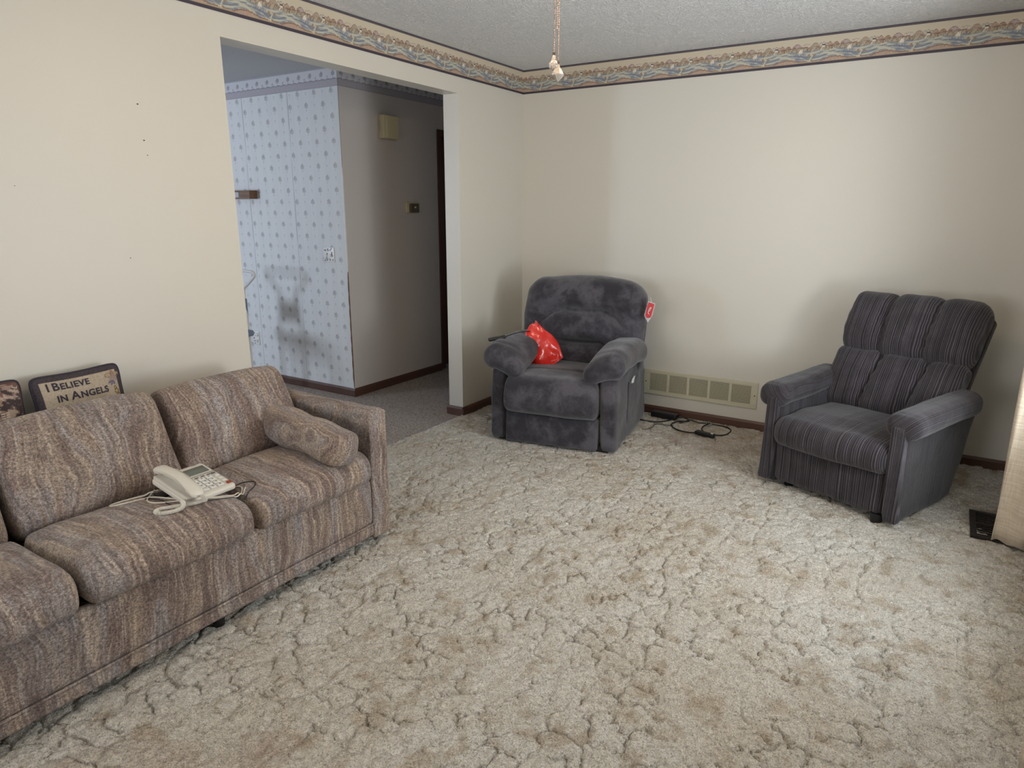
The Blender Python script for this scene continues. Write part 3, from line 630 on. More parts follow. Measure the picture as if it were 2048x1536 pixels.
MB().rbox((0, .10, .112), (.600, .17, .205), (.012, .022, .02), .02, lambda V: lump(bulge(V, 1, .012, p=3), .003, 9, 33)).build('footrest', M_plush, rec, angle=80)
MB().box((-.36, .06, .0), (.36, .86, .04)).build('base_frame', M_black, rec, smooth=False, angle=None)
for s in (-1, 1):
    def f(V, s=s):
        V = V.copy(); y = V[:, 1]+.33; x = V[:, 0]*s    # x>0 = outer
        V[:, 2] += -.070*np.clip((.05-x)/.16, 0, 1)**1.2*np.clip(1-(y-.08)/.40, .2, 1)   # droops to the inside
        V[:, 2] += -.030*np.clip(1-y/.10, 0, 1)**2*np.clip((V[:, 2]+.02)/.07, 0, 1)
        V[:, 2] += .016*np.sin(np.clip(y/.66, 0, 1)*PI)
        V[:, 0] += s*.018*np.clip(y/.66, 0, 1)
        d = np.abs(y-.09-.35*np.clip(.06-x, 0, 1)); V[:, 2] -= .006*np.exp(-(d/.012)**2)*np.clip(V[:, 2]/.04, 0, 1)
        return lump(V, .007, 8, 40+s)
    MB().rbox((s*(hw-.082), .315, .545), (.262, .66, .165), (.085, .060, .078), .016, f).build('armrest', M_plush, rec, angle=80)
TH1 = math.radians(12)
def backmap(x, n, v, y0=.52, z0=.36, th=TH1):
    """along-the-back coordinates -> local"""
    return np.stack([x, y0+v*math.sin(th)+n*math.cos(th), z0+v*math.cos(th)-n*math.sin(th)], -1)
def backf(V):
    V = V.copy(); x, n_, v = V[:, 0], V[:, 1], V[:, 2]+.335; t = v/.67
    x = x*(1-.03*np.clip(.25-t, 0, 1)/.25)*(1-.035*np.clip(t-.6, 0, 1)/.4)+.008*t
    v = v+np.clip(t-.5, 0, .5)*2*(.014-.040*(x/.42)**2)
    fr = np.clip((-n_)/.09, 0, 1); C_ = math.cos(TH1)
    sA = [(-.32, .30), (-.27, .365), (-.20, .42), (-.12, .445), (.17, .435), (.25, .395), (.32, .31)]
    sB = [(-.31, .15), (-.24, .20), (-.14, .235), (.15, .232), (.24, .19), (.31, .13)]
    for pts, k in ((sA, 1.), (sB, 1.)):
        d = polydist(x, v, pts); ends = np.clip((.36-np.abs(x))/.12, .25, 1); n_ = n_+fr*k*ends*(.026*np.exp(-(d/.014)**2)+.028*np.exp(-(d/.040)**2))
    inside = np.exp(-(((v-.33)/.09)**4))*np.exp(-((x/.27)**4)); inside2 = np.exp(-(((v-.12)/.09)**4))*np.exp(-((x/.27)**4)); head = np.exp(-(((v-.55)/.11)**4))*np.exp(-((x/.36)**4))
    n_ = n_-fr*(.018*inside+.022*inside2+.034*head)
    n_ = n_-fr*.02*np.exp(-(((np.abs(x)-.36)/.05)**2))*np.clip(1-t*1.1, 0, 1)
    d = np.abs(n_+.01); x = x*(1-.010*np.exp(-(d/.006)**2)); 
    return lump(backmap(x, n_+.10, v), .006, 9, 50)
MB().rbox((0, 0, 0), (.862, .20, .67), (.13, .085, .11), .0075, backf).build('backrest', M_plush, rec, angle=80)
# pocket with paper on the right side panel
pz = MB(); pp = smooth_path([(hw+.006, .34, .385), (hw+.008, .46, .365), (hw+.007, .58, .38)], 6); pz.tube(pp, .006, 6); pz.tube(smooth_path([(hw+.004, .34, .385), (hw+.005, .335, .25), (hw+.005, .33, .12)], 6), .0045, 6)
pz.build('side_pocket', M_plush, rec)
o = newobj('folded_paper', [(hw+.014, .385, .372), (hw+.017, .43, .365), (hw+.016, .475, .402), (hw+.012, .43, .392), (hw+.008, .385, .372), (hw+.010, .43, .365), (hw+.009, .475, .402), (hw+.007, .43, .392)], [(0, 1, 2, 3), (7, 6, 5, 4), (0, 4, 5, 1), (1, 5, 6, 2), (2, 6, 7, 3), (3, 7, 4, 0)], M_white, None, False)
o.location = (c1[0], c1[1], 0); o.rotation_euler = (0, 0, a1); tag(o, 'white folded paper poking out of the plush recliner side pocket', 'paper')
def L1(x, y, z):
    return (c1[0]+x*math.cos(a1)-y*math.sin(a1), c1[1]+x*math.sin(a1)+y*math.cos(a1), z)
# hang tag
M_red = mat('red_card', rgb(196, 50, 56), .35); M_clear = mat('clear_plastic_film', (1, 1, 1, 1), .12, Alpha=.22)
tg = empty('hang_tag', L1(.468, .60, .815), a1+math.radians(2), 'small red hang tag with white script, dangling from the plush recliner back', 'tag'); tg.rotation_euler = (0, math.radians(12), a1+.05)
def plate(P, y, t):
    n_ = len(P); V = [(x, y, z) for x, z in P]+[(x, y+t, z) for x, z in P]
    return MB().add(V, [tuple(range(n_))[::-1], tuple(range(n_, 2*n_))]+[(i, (i+1) % n_, (i+1) % n_+n_, i+n_) for i in range(n_)])
plate([(-.017, .050), (.022, .046)]+[(.0025+.0195*math.cos(a), -.032+.020*math.sin(a)) for a in np.linspace(0, -PI, 12)]+[(-.020, .02)], 0, .0012).build('card', M_red, tg, smooth=False, angle=None)
plate([(-.022, .056), (.026, .051), (.027, -.03), (.012, -.082), (-.008, -.062), (-.024, -.04)], .0016, .0006).build('plastic_sleeve', M_clear, tg, smooth=False, angle=None)
sq = MB()
for pth in ([(.004, -.022), (-.004, -.016), (.002, -.006), (.008, .012), (.009, .020)], [(-.006, -.010), (-.001, -.004), (-.006, .002), (.001, .004), (-.003, .012), (.004, .012), (.0, .020), (.010, .021)], [(-.004, -.018), (.006, -.026)]): sq.tube(smooth_path([(x, -.0035, z) for x, z in pth], 5), .0013, 5)
sq.build('script_print', M_white, tg)
MB().tube(smooth_path([(-.015, -.005, .085), (-.004, -.004, .066), (0, 0, .048)], 4), .0012, 5).build('string', M_white, tg)
# remote control on the left arm
rm = empty('remote_control', L1(-.415, .15, .643), a1, 'black wired recliner remote lying on the left arm of the plush recliner', 'remote control')
rm.rotation_euler = (math.radians(2), math.radians(-9), a1+math.radians(35))
MB().rbox((0, 0, 0), (.115, .042, .020), .009, .01).build('casing', M_black, rm)
MB().rbox((-.028, 0, .0095), (.022, .024, .004), .0018, .01).rbox((.006, 0, .0095), (.022, .024, .004), .0018, .01).build('button', mat('dark_grey_buttons', rgb(58, 58, 62), .4), rm)
P = [rm.matrix_basis @ Vector((.055, 0, 0))]; Mi = rm.matrix_basis.inverted()
cp_ = [rm.matrix_basis @ Vector((.058, 0, .0)), Vector(L1(-.335, .27, .662)), Vector(L1(-.27, .36, .664)), Vector(L1(-.235, .44, .625)), Vector(L1(-.22, .50, .56))]
MB().tube([Mi @ Vector(p) for p in smooth_path([tuple(p) for p in cp_], 6)], .0032, 6).build('cord', M_blackrub, rm)
# red plastic bag
M_bag = mat('glossy_red_plastic', rgb(222, 44, 34), .16, Specular_IOR_Level=.6, Coat_Weight=.5, Coat_Roughness=.08, Transmission_Weight=.0, Subsurface_Weight=.08)
n = N(M_bag); co = n.co(); n.out(None, n.bump(n.noise(co, 20, 3, .5, 1.5), .35, .012))
def bag():
    root = empty('shopping_bag', L1(-.198, .385, .543), a1, 'crumpled glossy red plastic bag leaning in the plush recliner seat by its left arm', 'bag')
    # pouch : axis s from bottom (0) to mouth (1), lens-shaped cross-section
    ns, nt = 46, 56; V = []
    for i in range(ns):
        s = i/(ns-1); w = .088+.030*math.sin(min(s*1.35, 1)*PI*.8)-.020*max(0, s-.6)/.4; th = .006+.044*math.sin(min(1, s*1.5+.05)*PI*.55)*(1-.35*s)
        for j in range(nt):
            a = 2*PI*j/nt; ca = math.cos(a); sa = math.sin(a); e = .75
            x = w*math.copysign(abs(ca)**e, ca); y = th*math.copysign(abs(sa)**1.1, sa)
            cr = math.sin(a*5+s*7)*.0035+math.sin(a*3-s*11)*.004+.005*(fbm(np.array([x*40.]), np.array([s*7.]), 3)[0]-.5)*2
            fold = .010*math.exp(-((x-.02+.05*(s-.5))/.008)**2)*(1 if sa < 0 else 0)*math.sin(s*PI)
            y += cr-fold; z = s*.285+(.012*math.sin(a*4) if s > .93 else 0)+.018*ca*(s > .5)*(s-.5)*2
            V.append((x, y, z))
    F = grid_faces(ns, nt, cv=True); F.append(tuple(range(nt))[::-1])
    V = np.array(V); R = Matrix.Rotation(math.radians(-40), 3, 'Y')
    V[:, 2] -= .135; V = V@np.array(R).T
    o = newobj('bag_body', V, F, M_bag, root); sm = o.modifiers.new('solid', 'SOLIDIFY'); sm.thickness = .0012
    k = V[(ns-1)*nt:(ns)*nt]; MB().tube(np.concatenate([k, k[:1]]), .0018, 5).build('rim', mat('pale_pink_bag_edge', rgb(236, 130, 120), .3), root)
    return root
bg_ = bag(); bg_.rotation_euler = (math.radians(-14), 0, a1+math.radians(8))
# ------------------------------------------------------------------ corduroy recliner
R2O = (2.112, -.922); a2 = math.radians(-22.5); W2 = .72
c2 = (R2O[0]+math.cos(a2)*W2/2, R2O[1]+math.sin(a2)*W2/2); hw = W2/2
rc = empty('recliner', (c2[0], c2[1], 0), a2, 'dark striped corduroy recliner tilted back slightly, near the right-hand curtain', 'recliner')
def sidepoly(V):   # rear edge leans back
    V = V.copy(); y = V[:, 1]+.29; z = V[:, 2]+.22; V[:, 1] += .17*np.clip(z/.44, 0, 1)*np.clip(y/.58, 0, 1); return lump(V, .004, 7, 61)
for s in (-1, 1):
    MB().rbox((s*(hw-.042), .315, .242), (.07, .58, .466), (.02, .02, .02), .022, sidepoly).build('side_panel', M_cordd, rc, angle=80)
    def pf(V, s=s):
        V = V.copy(); z = V[:, 2]+.23; V[:, 0] *= 1-.25*np.clip(1-np.abs(z-.46)/.46, 0, 1)*0; V[:, 0] += s*.012*np.clip(1-z/.25, 0, 1)**2-s*.006*np.clip((z-.2)/.26, 0, 1); return V
    MB().rbox((s*(hw-.030), .016, .256), (.066, .05, .47), (.012, .014, .02), .02, pf).build('arm_post', M_cordu, rc, angle=80)
    def af(V, s=s):
        V = V.copy(); y = V[:, 1]+.31; x = V[:, 0]*s
        V[:, 2] += .030*np.clip(y/.62, 0, 1)-.012*np.clip(1-y/.07, 0, 1)**2; V[:, 0] += s*.018*np.clip(y/.62, 0, 1)
        V[:, 0] *= 1+.05*np.exp(-((y-.05)/.04)**2)
        d = np.abs(y-.035); V[:, 2] -= .004*np.exp(-(d/.008)**2)*(V[:, 2] > 0)
        return lump(V, .004, 9, 70+s)
    MB().rbox((s*(hw-.022), .302, .493), (.156, .615, .122), (.052, .034, .052), .012, af).build('armrest', M_corda, rc, angle=80)
def s2f(V):
    V = V.copy(); V = bulge(V, 2, .022, p=3, sgn=1); y = V[:, 1]
    V[:, 1] -= np.where(y < -.12, .03*np.cos(np.clip(V[:, 0]/.30, -1, 1)*PI/2), 0); V[:, 2] -= np.where(y < -.1, .012, 0)*np.clip((-y-.1)/.1, 0, 1)
    V[:, 0] *= 1+.045*np.clip((-y-.12)/.1, 0, 1)
    return lump(V, .005, 7, 81)
MB().rbox((0, .245, .322), (.584, .54, .150), (.04, .065, .065), .014, s2f).build('seat_cushion', M_cordu, rc, angle=80)
def ff(V):
    V = V.copy()
    for xs in (-.1, .1): V[:, 1] += .007*np.exp(-(np.abs(V[:, 0]-xs)/.006)**2)*(V[:, 1] < 0)
    return lump(bulge(V, 1, .006, p=3), .004, 9, 83)
MB().rbox((0, .075, .145), (.580, .12, .235), (.02, .03, .035), .012, ff).build('footrest', M_cordu, rc, angle=80)
MB().box((-.29, .08, .03), (.29, .55, .30)).build('base_frame', M_black, rc, smooth=False, angle=None)
for x, y in ((.27, .03), (-.24, .10), (.26, .50), (-.26, .50)): MB().lathe((x, y, -.01), [(.001, 0), (.026, 0), (.03, .05), (.001, .05)], 14).build('foot', M_black, rc)
TH2 = math.radians(27.5)
def up_f(V):
    V = V.copy(); x, n_, v = V[:, 0], V[:, 1], V[:, 2]+.185; fr = np.clip(-n_/.07+.3, 0, 1); t = v/.37
    ch = np.abs(np.mod((x+.345)/.23+.5, 1)-.5)*.23
    n_ = n_+fr*(.026*np.exp(-(ch/.010)**2)+.020*np.exp(-(ch/.035)**2)); inn = (np.abs(x) < .30)
    v = v-np.where(inn, (.012*np.exp(-(ch/.012)**2)+.008*np.exp(-(ch/.04)**2)), 0)*np.clip((t-.6)/.4, 0, 1)
    v = v-.012*(x/.34)**2*t
    n_ = n_-fr*.034*np.sin(np.clip(t, 0, 1)*PI)
    x = x*(1+.03*t)
    wr = .0045*np.sin(v*95+vnoise(x*8, v*5, 3)*9)*np.exp(-((ch)/.03)**2)*fr; n_ = n_+wr
    P = backmap(x, n_, v+.325, .485, .375, TH2); return lump(P, .005, 10, 91)
MB().rbox((0, 0, 0), (.672, .17, .375), (.06, .075, .075), .011, up_f).build('head_cushion', M_cordu, rc, angle=80)
def lo_f(V):
    V = V.copy(); x, n_, v = V[:, 0], V[:, 1], V[:, 2]+.18; fr = np.clip(-n_/.06+.3, 0, 1); t = v/.36
    for xs, sl in ((-.10, .05), (.13, .05)):
        d = np.abs(x-xs-sl*(t-.5)); n_ = n_+fr*(.026*np.exp(-(d/.009)**2)+.022*np.exp(-(d/.035)**2))
        n_ = n_+.004*np.sin(v*90+x*12)*np.exp(-(d/.035)**2)*fr
    n_ = n_-fr*.018*np.sin(np.clip(t, 0, 1)*PI)
    x = x*(1+.035*np.clip(t, 0, 1)); P = backmap(x, n_+.012, v, .485, .375, TH2); return lump(P, .004, 10, 95)
MB().rbox((0, 0, 0), (.652, .15, .36), (.05, .06, .055), .011, lo_f).build('lumbar_cushion', M_cordu, rc, angle=80)
def shell(V):
    x, n_, v = V[:, 0], V[:, 1], V[:, 2]+.32; t = v/.64; x = x*(1+.05*t); return backmap(x, n_+.085, v+.02, .485, .375, TH2)
MB().rbox((0, 0, 0), (.645, .06, .61), (.03, .02, .03), .03, shell).build('back_shell', M_cordd, rc, angle=80)
# ------------------------------------------------------------------ telephone
ph = empty('telephone', (.650, -3.300, .455), 0, 'off-white corded desk telephone with handset and keypad, resting on the sofa seat cushion', 'telephone')
# local frame: +x towards the room (front of phone), y right, z up
def phf(V):
    V = V.copy(); x = V[:, 0]; t = (x+.1)/.2; V[:, 2] = V[:, 2]+.040*(1-t)+.010-.0*t; V[:, 2] += np.where(V[:, 2] > 0, 0, 0); return V
MB().rbox((0, 0, 0), (.205, .198, .024), (.014, .014, .009), .02, phf).build('body', M_phone, ph)
def top(x): return .023+.040*(1-(x+.1)/.2)
MB().rbox((0, -.060, .0), (.20, .070, .016), (.02, .01, .006), .02, lambda V: phf(V)+np.array([0, 0, .014])).build('handset_cradle', M_phone, ph)
def hsf(V):
    V = V.copy(); x = V[:, 0]; t = x/.12; V[:, 2] += .016*(1-t**2); V[:, 2] -= np.where(V[:, 2] < .008, 0, 0); 
    low = V[:, 2] < (.016*(1-t**2)); V[:, 2] += np.where(low, .012*np.clip(1-(np.abs(t)/.62)**6, 0, 1), 0); V[:, 1] *= 1+.10*np.abs(t)**3
    V[:, 2] += -.19*x; return V
MB().rbox((.018, -.068, .066), (.240, .046, .026), (.020, .016, .011), .012, hsf).build('handset', M_phone, ph)
sl = math.atan2(.040, .2)
def tilt(b, c, size, r=.001): b.rbox((c[0], c[1], top(c[0])+c[2]), size, r, .02, R=Matrix.Rotation(sl, 3, 'Y')); return b
tilt(MB(), (-.052, .032, .0008), (.044, .100, .003)).build('display', mat('lcd_display', rgb(96, 102, 94), .12), ph)
tilt(MB(), (-.018, .035, .0006), (.0015, .120, .0012), .0004).build('groove_line', M_greytext, ph)
for i in range(4):
    for j in range(3):
        k = tilt(MB(), (.012+.0215*i, -.006+.028*j, .0015), (.016, .023, .005), .0018).build('key', M_white, ph)
for i in range(4): tilt(MB(), (-.004+.022*i, .079, .0015), (.009, .016, .004), .0015).build('key', M_white if i else M_greytext, ph)
tilt(MB(), (.082, .083, .0015), (.014, .018, .005), .0018).build('hold_button', mat('rust_red_button', rgb(150, 62, 38), .4), ph)
for i in range(4): tilt(MB(), (-.006, -.010+.024*i, .001), (.004, .014, .002), .0006).build('shortcut_button', M_greytext, ph)
db = MB()
for i, row in enumerate(('123', '456', '789', '*0#')):
    for j, ch in enumerate(row):
        V, F = text_arr(ch, .0105, .0003); x = .012+.0215*i; V3 = np.stack([-V[:, 1]+x+.004, V[:, 0]-.006+.028*j, V[:, 0]*0], -1); V3[:, 2] = top(V3[:, 0])+.0052; db.add(V3, F)
V, F = text_arr('AT&T', .008, .0003); V3 = np.stack([-V[:, 1]-.088, V[:, 0]+.062, V[:, 0]*0], -1); V3[:, 2] = top(V3[:, 0])+.0012; db.add(V3, F)
db.build('keypad_print', M_greytext, ph, smooth=False, angle=None)
def pz_(x, y, z=.012): return (x-.650, y+3.300, z)
def coil(path, R, pitch, r):
    P = smooth_path(path, 10); d = np.r_[0, np.cumsum(np.linalg.norm(np.diff(P, axis=0), axis=1))]; L = d[-1]; nn = int(L/pitch)*12; s = np.linspace(0, L, nn)
    C_ = np.stack([np.interp(s, d, P[:, i]) for i in range(3)], -1); T_ = np.gradient(C_, axis=0); T_ /= np.linalg.norm(T_, axis=1)[:, None]; A = np.cross(T_, (0, 0, 1.)); A /= np.linalg.norm(A, axis=1)[:, None]+1e-9; B_ = np.cross(T_, A); ph_ = 2*PI*s/pitch
    ta = np.clip(np.minimum(s, L-s)/.012, .15, 1)[:, None]; Q = C_+ta*R*(np.cos(ph_)[:, None]*A+np.sin(ph_)[:, None]*B_); return Q
CL = .006; ck = [(.800, -3.372, .042), (.790, -3.352, .018), (.782, -3.352, .012), (.772, -3.385, .010), (.745, -3.430, .010), (.722, -3.470, .010), (.728, -3.492, .010), (.752, -3.492, .010), (.775, -3.462, .011), (.782, -3.432, .014), (.765, -3.415, .020), (.735, -3.405, .018)]
Q = coil([pz_(p[0], p[1], p[2]+CL) for p in ck], .0055, .0042, .0022); MB().tube(Q, .0021, 5).build('coiled_cord', M_phone, ph)
# cords beside the telephone : laid on the real cushion surface
from mathutils.bvhtree import BVHTree
_v = []; _f = []
for o_ in sofa.children:
    if o_.name.startswith('seat_cushion'):
        k0 = len(_v); _v += [tuple(q.co) for q in o_.data.vertices]; _f += [tuple(i+k0 for i in p.vertices) for p in o_.data.polygons]
_bvh = BVHTree.FromPolygons(_v, _f)
def lay(P, r):
    out = []
    for p in P:
        h_ = _bvh.ray_cast(Vector((max(p[0], .506), p[1], .7)), Vector((0, 0, -1)))[0]; sz = (h_.z if h_ else .44)+r
        out.append((max(p[0], .506), p[1], sz if p[2] < .4665 else max(sz, p[2])))
    z_ = np.array([p[2] for p in out])
    for _ in range(6): z_ = np.maximum(z_, np.convolve(np.pad(z_, 1, 'edge'), (.25, .5, .25), 'valid'))
    return [(p[0], p[1], zz_) for p, zz_ in zip(out, z_)]
o = MB().tube(lay(smooth_path([(.56, -3.385, .470), (.545, -3.42, .466), (.527, -3.455, .463), (.512, -3.495, .461), (.510, -3.522, .460), (.524, -3.534, .460), (.545, -3.524, .459), (.562, -3.495, .459), (.578, -3.450, .459), (.592, -3.425, .460), (.655, -3.40, .461), (.715, -3.37, .460), (.755, -3.30, .459), (.765, -3.22, .459), (.748, -3.178, .460), (.715, -3.175, .463), (.69, -3.19, .466)], 8), .0026), .0026, 6).tube(lay(smooth_path([(.555, -3.392, .472), (.575, -3.425, .464), (.615, -3.455, .460), (.655, -3.452, .459), (.685, -3.42, .459), (.73, -3.35, .459), (.773, -3.28, .458), (.778, -3.21, .458), (.755, -3.168, .459)], 8), .0024), .0024, 6).build('phone_line', M_cord)
tag(o, 'cream telephone line looped on the sofa seat around the telephone', 'cord')
o = MB().tube(lay(smooth_path([(.70, -3.19, .461), (.715, -3.145, .462), (.755, -3.125, .462), (.785, -3.17, .460), (.780, -3.26, .459), (.770, -3.33, .458), (.742, -3.42, .459), (.70, -3.43, .461), (.64, -3.425, .461), (.575, -3.445, .463), (.56, -3.425, .466), (.575, -3.40, .468)], 8), .0018), .0018, 6).build('black_cable', M_blackrub)
tag(o, 'thin black power cord tangled under and around the telephone on the sofa', 'cord')
o = MB().rbox((.600, -3.385, .460), (.060, .050, .018), .006, .02).build('phone_shadow_block', M_black); o.rotation_euler = (0, 0, 0)  # black block put where the soft shadow under the telephone falls
tag(o, 'small black block standing in for the soft shadow under the telephone on the sofa', 'shadow block')
# ------------------------------------------------------------------ cables by the vent
o = MB().rbox((0, 0, 0), (.190, .068, .040), .010, .02).build('power_brick', M_black); o.location = (1.262, -.085, .020); o.rotation_euler = (0, 0, math.radians(-3))
tag(o, 'black power supply brick on the carpet against the baseboard beside the plush recliner', 'power supply')
z = .006
o = MB().tube(smooth_path([(1.06, -.05, z), (1.11, -.06, z+.008), (1.165, -.07, .018)], 6), .0042, 6).tube(smooth_path([(1.10, -.235, z), (1.17, -.245, z), (1.255, -.232, z), (1.31, -.165, z), (1.345, -.10, .014), (1.357, -.085, .018)], 8), .0045, 6).build('supply_cable', M_blackrub); tag(o, 'thick black cable running from behind the plush recliner to the power brick', 'cable')
cab = empty('extension_cable', (0, 0, 0), 0, 'looped black cable with inline connector on the carpet below the wall vent', 'cable')
MB().tube(smooth_path([(1.357, -.065, .016), (1.40, -.05, z+.004), (1.44, -.075, z), (1.425, -.11, z), (1.385, -.135, z), (1.362, -.205, z), (1.385, -.275, z), (1.45, -.33, z), (1.52, -.338, z), (1.566, -.329, z+.004)], 8), .0048, 6).tube(smooth_path([(1.40, -.165, z), (1.425, -.12, z+.003), (1.45, -.085, z+.006), (1.51, -.09, z), (1.573, -.085, z+.004), (1.64, -.075, z), (1.70, -.085, z), (1.745, -.135, z), (1.752, -.20, z), (1.735, -.27, z), (1.67, -.30, z), (1.61, -.275, z), (1.575, -.225, z), (1.565, -.16, z), (1.58, -.10, z+.006)], 8), .0045, 6).build('cord', M_blackrub, cab)
MB().rbox((0, 0, 0), (.135, .040, .026), .008, .02, lambda V: (V@np.array(Matrix.Rotation(math.radians(-10), 3, 'Z')).T)+np.array([1.632, -.343, .016])).build('connector', M_black, cab)
MB().rbox((0, 0, 0), (.016, .012, .006), .002, .02, lambda V: (V@np.array(Matrix.Rotation(math.radians(-10), 3, 'Z')).T)+np.array([1.682, -.352, .030])).build('connector_label', M_white, cab)
tq = MB(); a_ = np.linspace(0, 2*PI, 24); tq.tube([(1.583+.016*math.cos(t), -.092+.010*math.sin(t), .012+.010*math.sin(t*1)) for t in a_], .0035, 6).build('twist_tie', mat('grey_green_tie', rgb(120, 128, 118), .5), cab)
o = MB().tube(smooth_path([(1.235, -.44, z), (1.265, -.415, z), (1.275, -.35, z), (1.268, -.29, z), (1.30, -.265, z), (1.345, -.27, z), (1.385, -.25, z)], 8), .0022, 6).build('thin_wire', M_blackrub); tag(o, 'thin black wire end curling on the carpet between recliner and looped cable', 'wire')
M_wire = mat('thin_grey_wire', rgb(176, 168, 146), .5)
o = MB().tube(smooth_path([(1.36, -.035, z), (1.5, -.04, z), (1.7, -.055, z), (1.80, -.085, z), (1.95, -.155, z), (2.10, -.25, z), (2.25, -.32, z)], 8), .0018, 5).tube(smooth_path([(1.62, -.13, z), (1.72, -.165, z), (1.85, -.20, z), (1.98, -.18, z), (2.12, -.255, z)], 8), .0014, 5).build('thin_wire', M_wire); tag(o, 'thin pale wire trailing along the back baseboard towards the corduroy recliner', 'wire')
# ------------------------------------------------------------------ wall vent
vx0, vx1, vz0, vz1 = 1.062, 1.870, .140, .322
vt = empty('wall_vent', ((vx0+vx1)/2, 0, vz0), 0, 'long almond louvred return-air vent low on the back wall between the recliners', 'vent'); ox = (vx0+vx1)/2; hwv = (vx1-vx0)/2; hv = vz1-vz0
fr = MB(); t = .010; cells = 5; mg = .044; cw = (2*hwv-2*mg-4*.018)/5
fr.box((-hwv, -t, 0), (hwv, 0, .028)); fr.box((-hwv, -t, hv-.026), (hwv, 0, hv)); fr.box((-hwv, -t, .028), (-hwv+mg, 0, hv-.026)); fr.box((hwv-mg, -t, .028), (hwv, 0, hv-.026))
xs = []
for i in range(5):
    x0 = -hwv+mg+i*(cw+.018); xs.append(x0)
    if i < 4: fr.box((x0+cw, -t, .028), (x0+cw+.018, 0, hv-.026))
o = fr.build('frame', M_vent, vt, smooth=False, angle=None); bv = o.modifiers.new('b', 'BEVEL'); bv.width = .002; bv.segments = 2; bv.limit_method = 'ANGLE'
MB().box((-hwv+.03, -.0012, .02), (hwv-.03, -.0002, hv-.02)).build('duct_shade_sheet', M_dark, vt, smooth=False, angle=None)  # near-black sheet paints the shade of the duct behind the louvres
for x0 in xs:
    for k in range(17):
        zc = .031+k*(hv-.060)/16.
        V = [(x0, -.0090, zc-.0020), (x0+cw, -.0090, zc-.0020), (x0+cw, -.003, zc-.0005), (x0, -.003, zc-.0005)]; V += [(a, b_, c+.0030) for a, b_, c in V]
        MB().add(V, [(0, 1, 2, 3), (7, 6, 5, 4), (0, 4, 5, 1), (1, 5, 6, 2), (2, 6, 7, 3), (3, 7, 4, 0)]).build('louvre', M_vent, vt, smooth=False, angle=None)
for s in (-1, 1): MB().ball((s*(hwv-.018), -t, hv/2), .0045, 10, 6, (1, .4, 1)).build('screw', M_brown, vt)
# floor register by the curtain
rg = empty('floor_register', (3.155, -.93, 0), 0, 'dark bronze floor register in the carpet at the foot of the curtain', 'floor vent')
M_brz = mat('dark_bronze_metal', rgb(44, 38, 36), .4, Metallic=.4)
b = MB(); b.box((-.07, -.165, -.002), (-.045, .165, .010)); b.box((.045, -.165, -.002), (.07, .165, .010)); b.box((-.045, -.165, -.002), (.045, -.14, .010)); b.box((-.045, .14, -.002), (.045, .165, .010)); b.box((-.045, -.006, -.002), (.045, .006, .010)); b.build('frame', M_brz, rg, smooth=False, angle=None)
for k in range(10): MB().box((-.045, -.130+k*.0285, 0), (.045, -.124+k*.0285, .008)).build('fin', M_brz, rg, smooth=False, angle=None)
# ------------------------------------------------------------------ curtains
M_curt = mat('cream_slub_curtain', rgb(226, 212, 190), .85, Sheen_Weight=.1); n = N(M_curt); co = n.co()
sl1 = n.noise(n.mapn(co, (12, 12, 420)), 1, 3, .6); sl2 = n.noise(n.mapn(co, (420, 420, 14)), 1, 2)
gg = n.math('ADD', n.math('MULTIPLY', sl1, .65), n.math('MULTIPLY', sl2, .35)); n.out(n.ramp(gg, [(.35, rgb(200, 184, 160)), (.5, rgb(226, 212, 190)), (.65, rgb(244, 234, 216))]), n.bump(gg, .8, .003))
def tr(m):   # a little light passes through the cloth
    nt = m.node_tree; p = nt.nodes['Principled BSDF']; t_ = nt.nodes.new('ShaderNodeBsdfTranslucent'); t_.inputs[0].default_value = rgb(230, 205, 170); x = nt.nodes.new('ShaderNodeMixShader'); x.inputs[0].default_value = .22
    nt.links.new(p.outputs[0], x.inputs[1]); nt.links.new(t_.outputs[0], x.inputs[2]); nt.links.new(x.outputs[0], nt.nodes['Material Output'].inputs[0])
tr(M_curt)
def curtain(pts, z0, z1, label):
    root = empty('curtain', (pts[0][0], pts[0][1], z0), 0, label, 'curtain'); P = smooth_path([(x-pts[0][0], y-pts[0][1], 0) for x, y in pts], 10); zs = np.linspace(0, z1-z0, 40); V = []; c = P.mean(0)
    for i, p in enumerate(P):
        for z in zs:
            k = 1-.10*z/(z1-z0); q = c+(p-c)*k; q = q+np.array([.004*math.sin(z*5+i*.3), .004*math.cos(z*4+i*.2), z-.004*math.sin(i*.35)*max(0, 1-z*4)]); V.append(q)
    o = newobj('drape', V, grid_faces(len(P), len(zs)), M_curt, root); m_ = o.modifiers.new('s', 'SOLIDIFY'); m_.thickness = .002
    Q = np.array([V[i*len(zs)] for i in range(len(P))]); Q[:, 2] += .05
    return root
ct = []; y = -1.05
curtain([(3.285, -1.135), (3.262, -1.142), (3.225, -1.118), (3.188, -1.100), (3.166, -1.098), (3.170, -1.075), (3.215, -1.055), (3.262, -1.050), (3.215, -1.030), (3.185, -1.012), (3.190, -.995), (3.235, -.985), (3.270, -.975)], .012, 2.30, 'cream slub-weave floor-length curtain bunched beyond the picture window, near the corduroy recliner')
pts = [(3.28, -2.60)]
for k in range(12): pts.append((3.165 if k % 2 == 0 else 3.275, -2.625-.042*k))
curtain(pts, .012, 2.30, 'cream pleated curtain at the bottom right corner, nearest the camera')
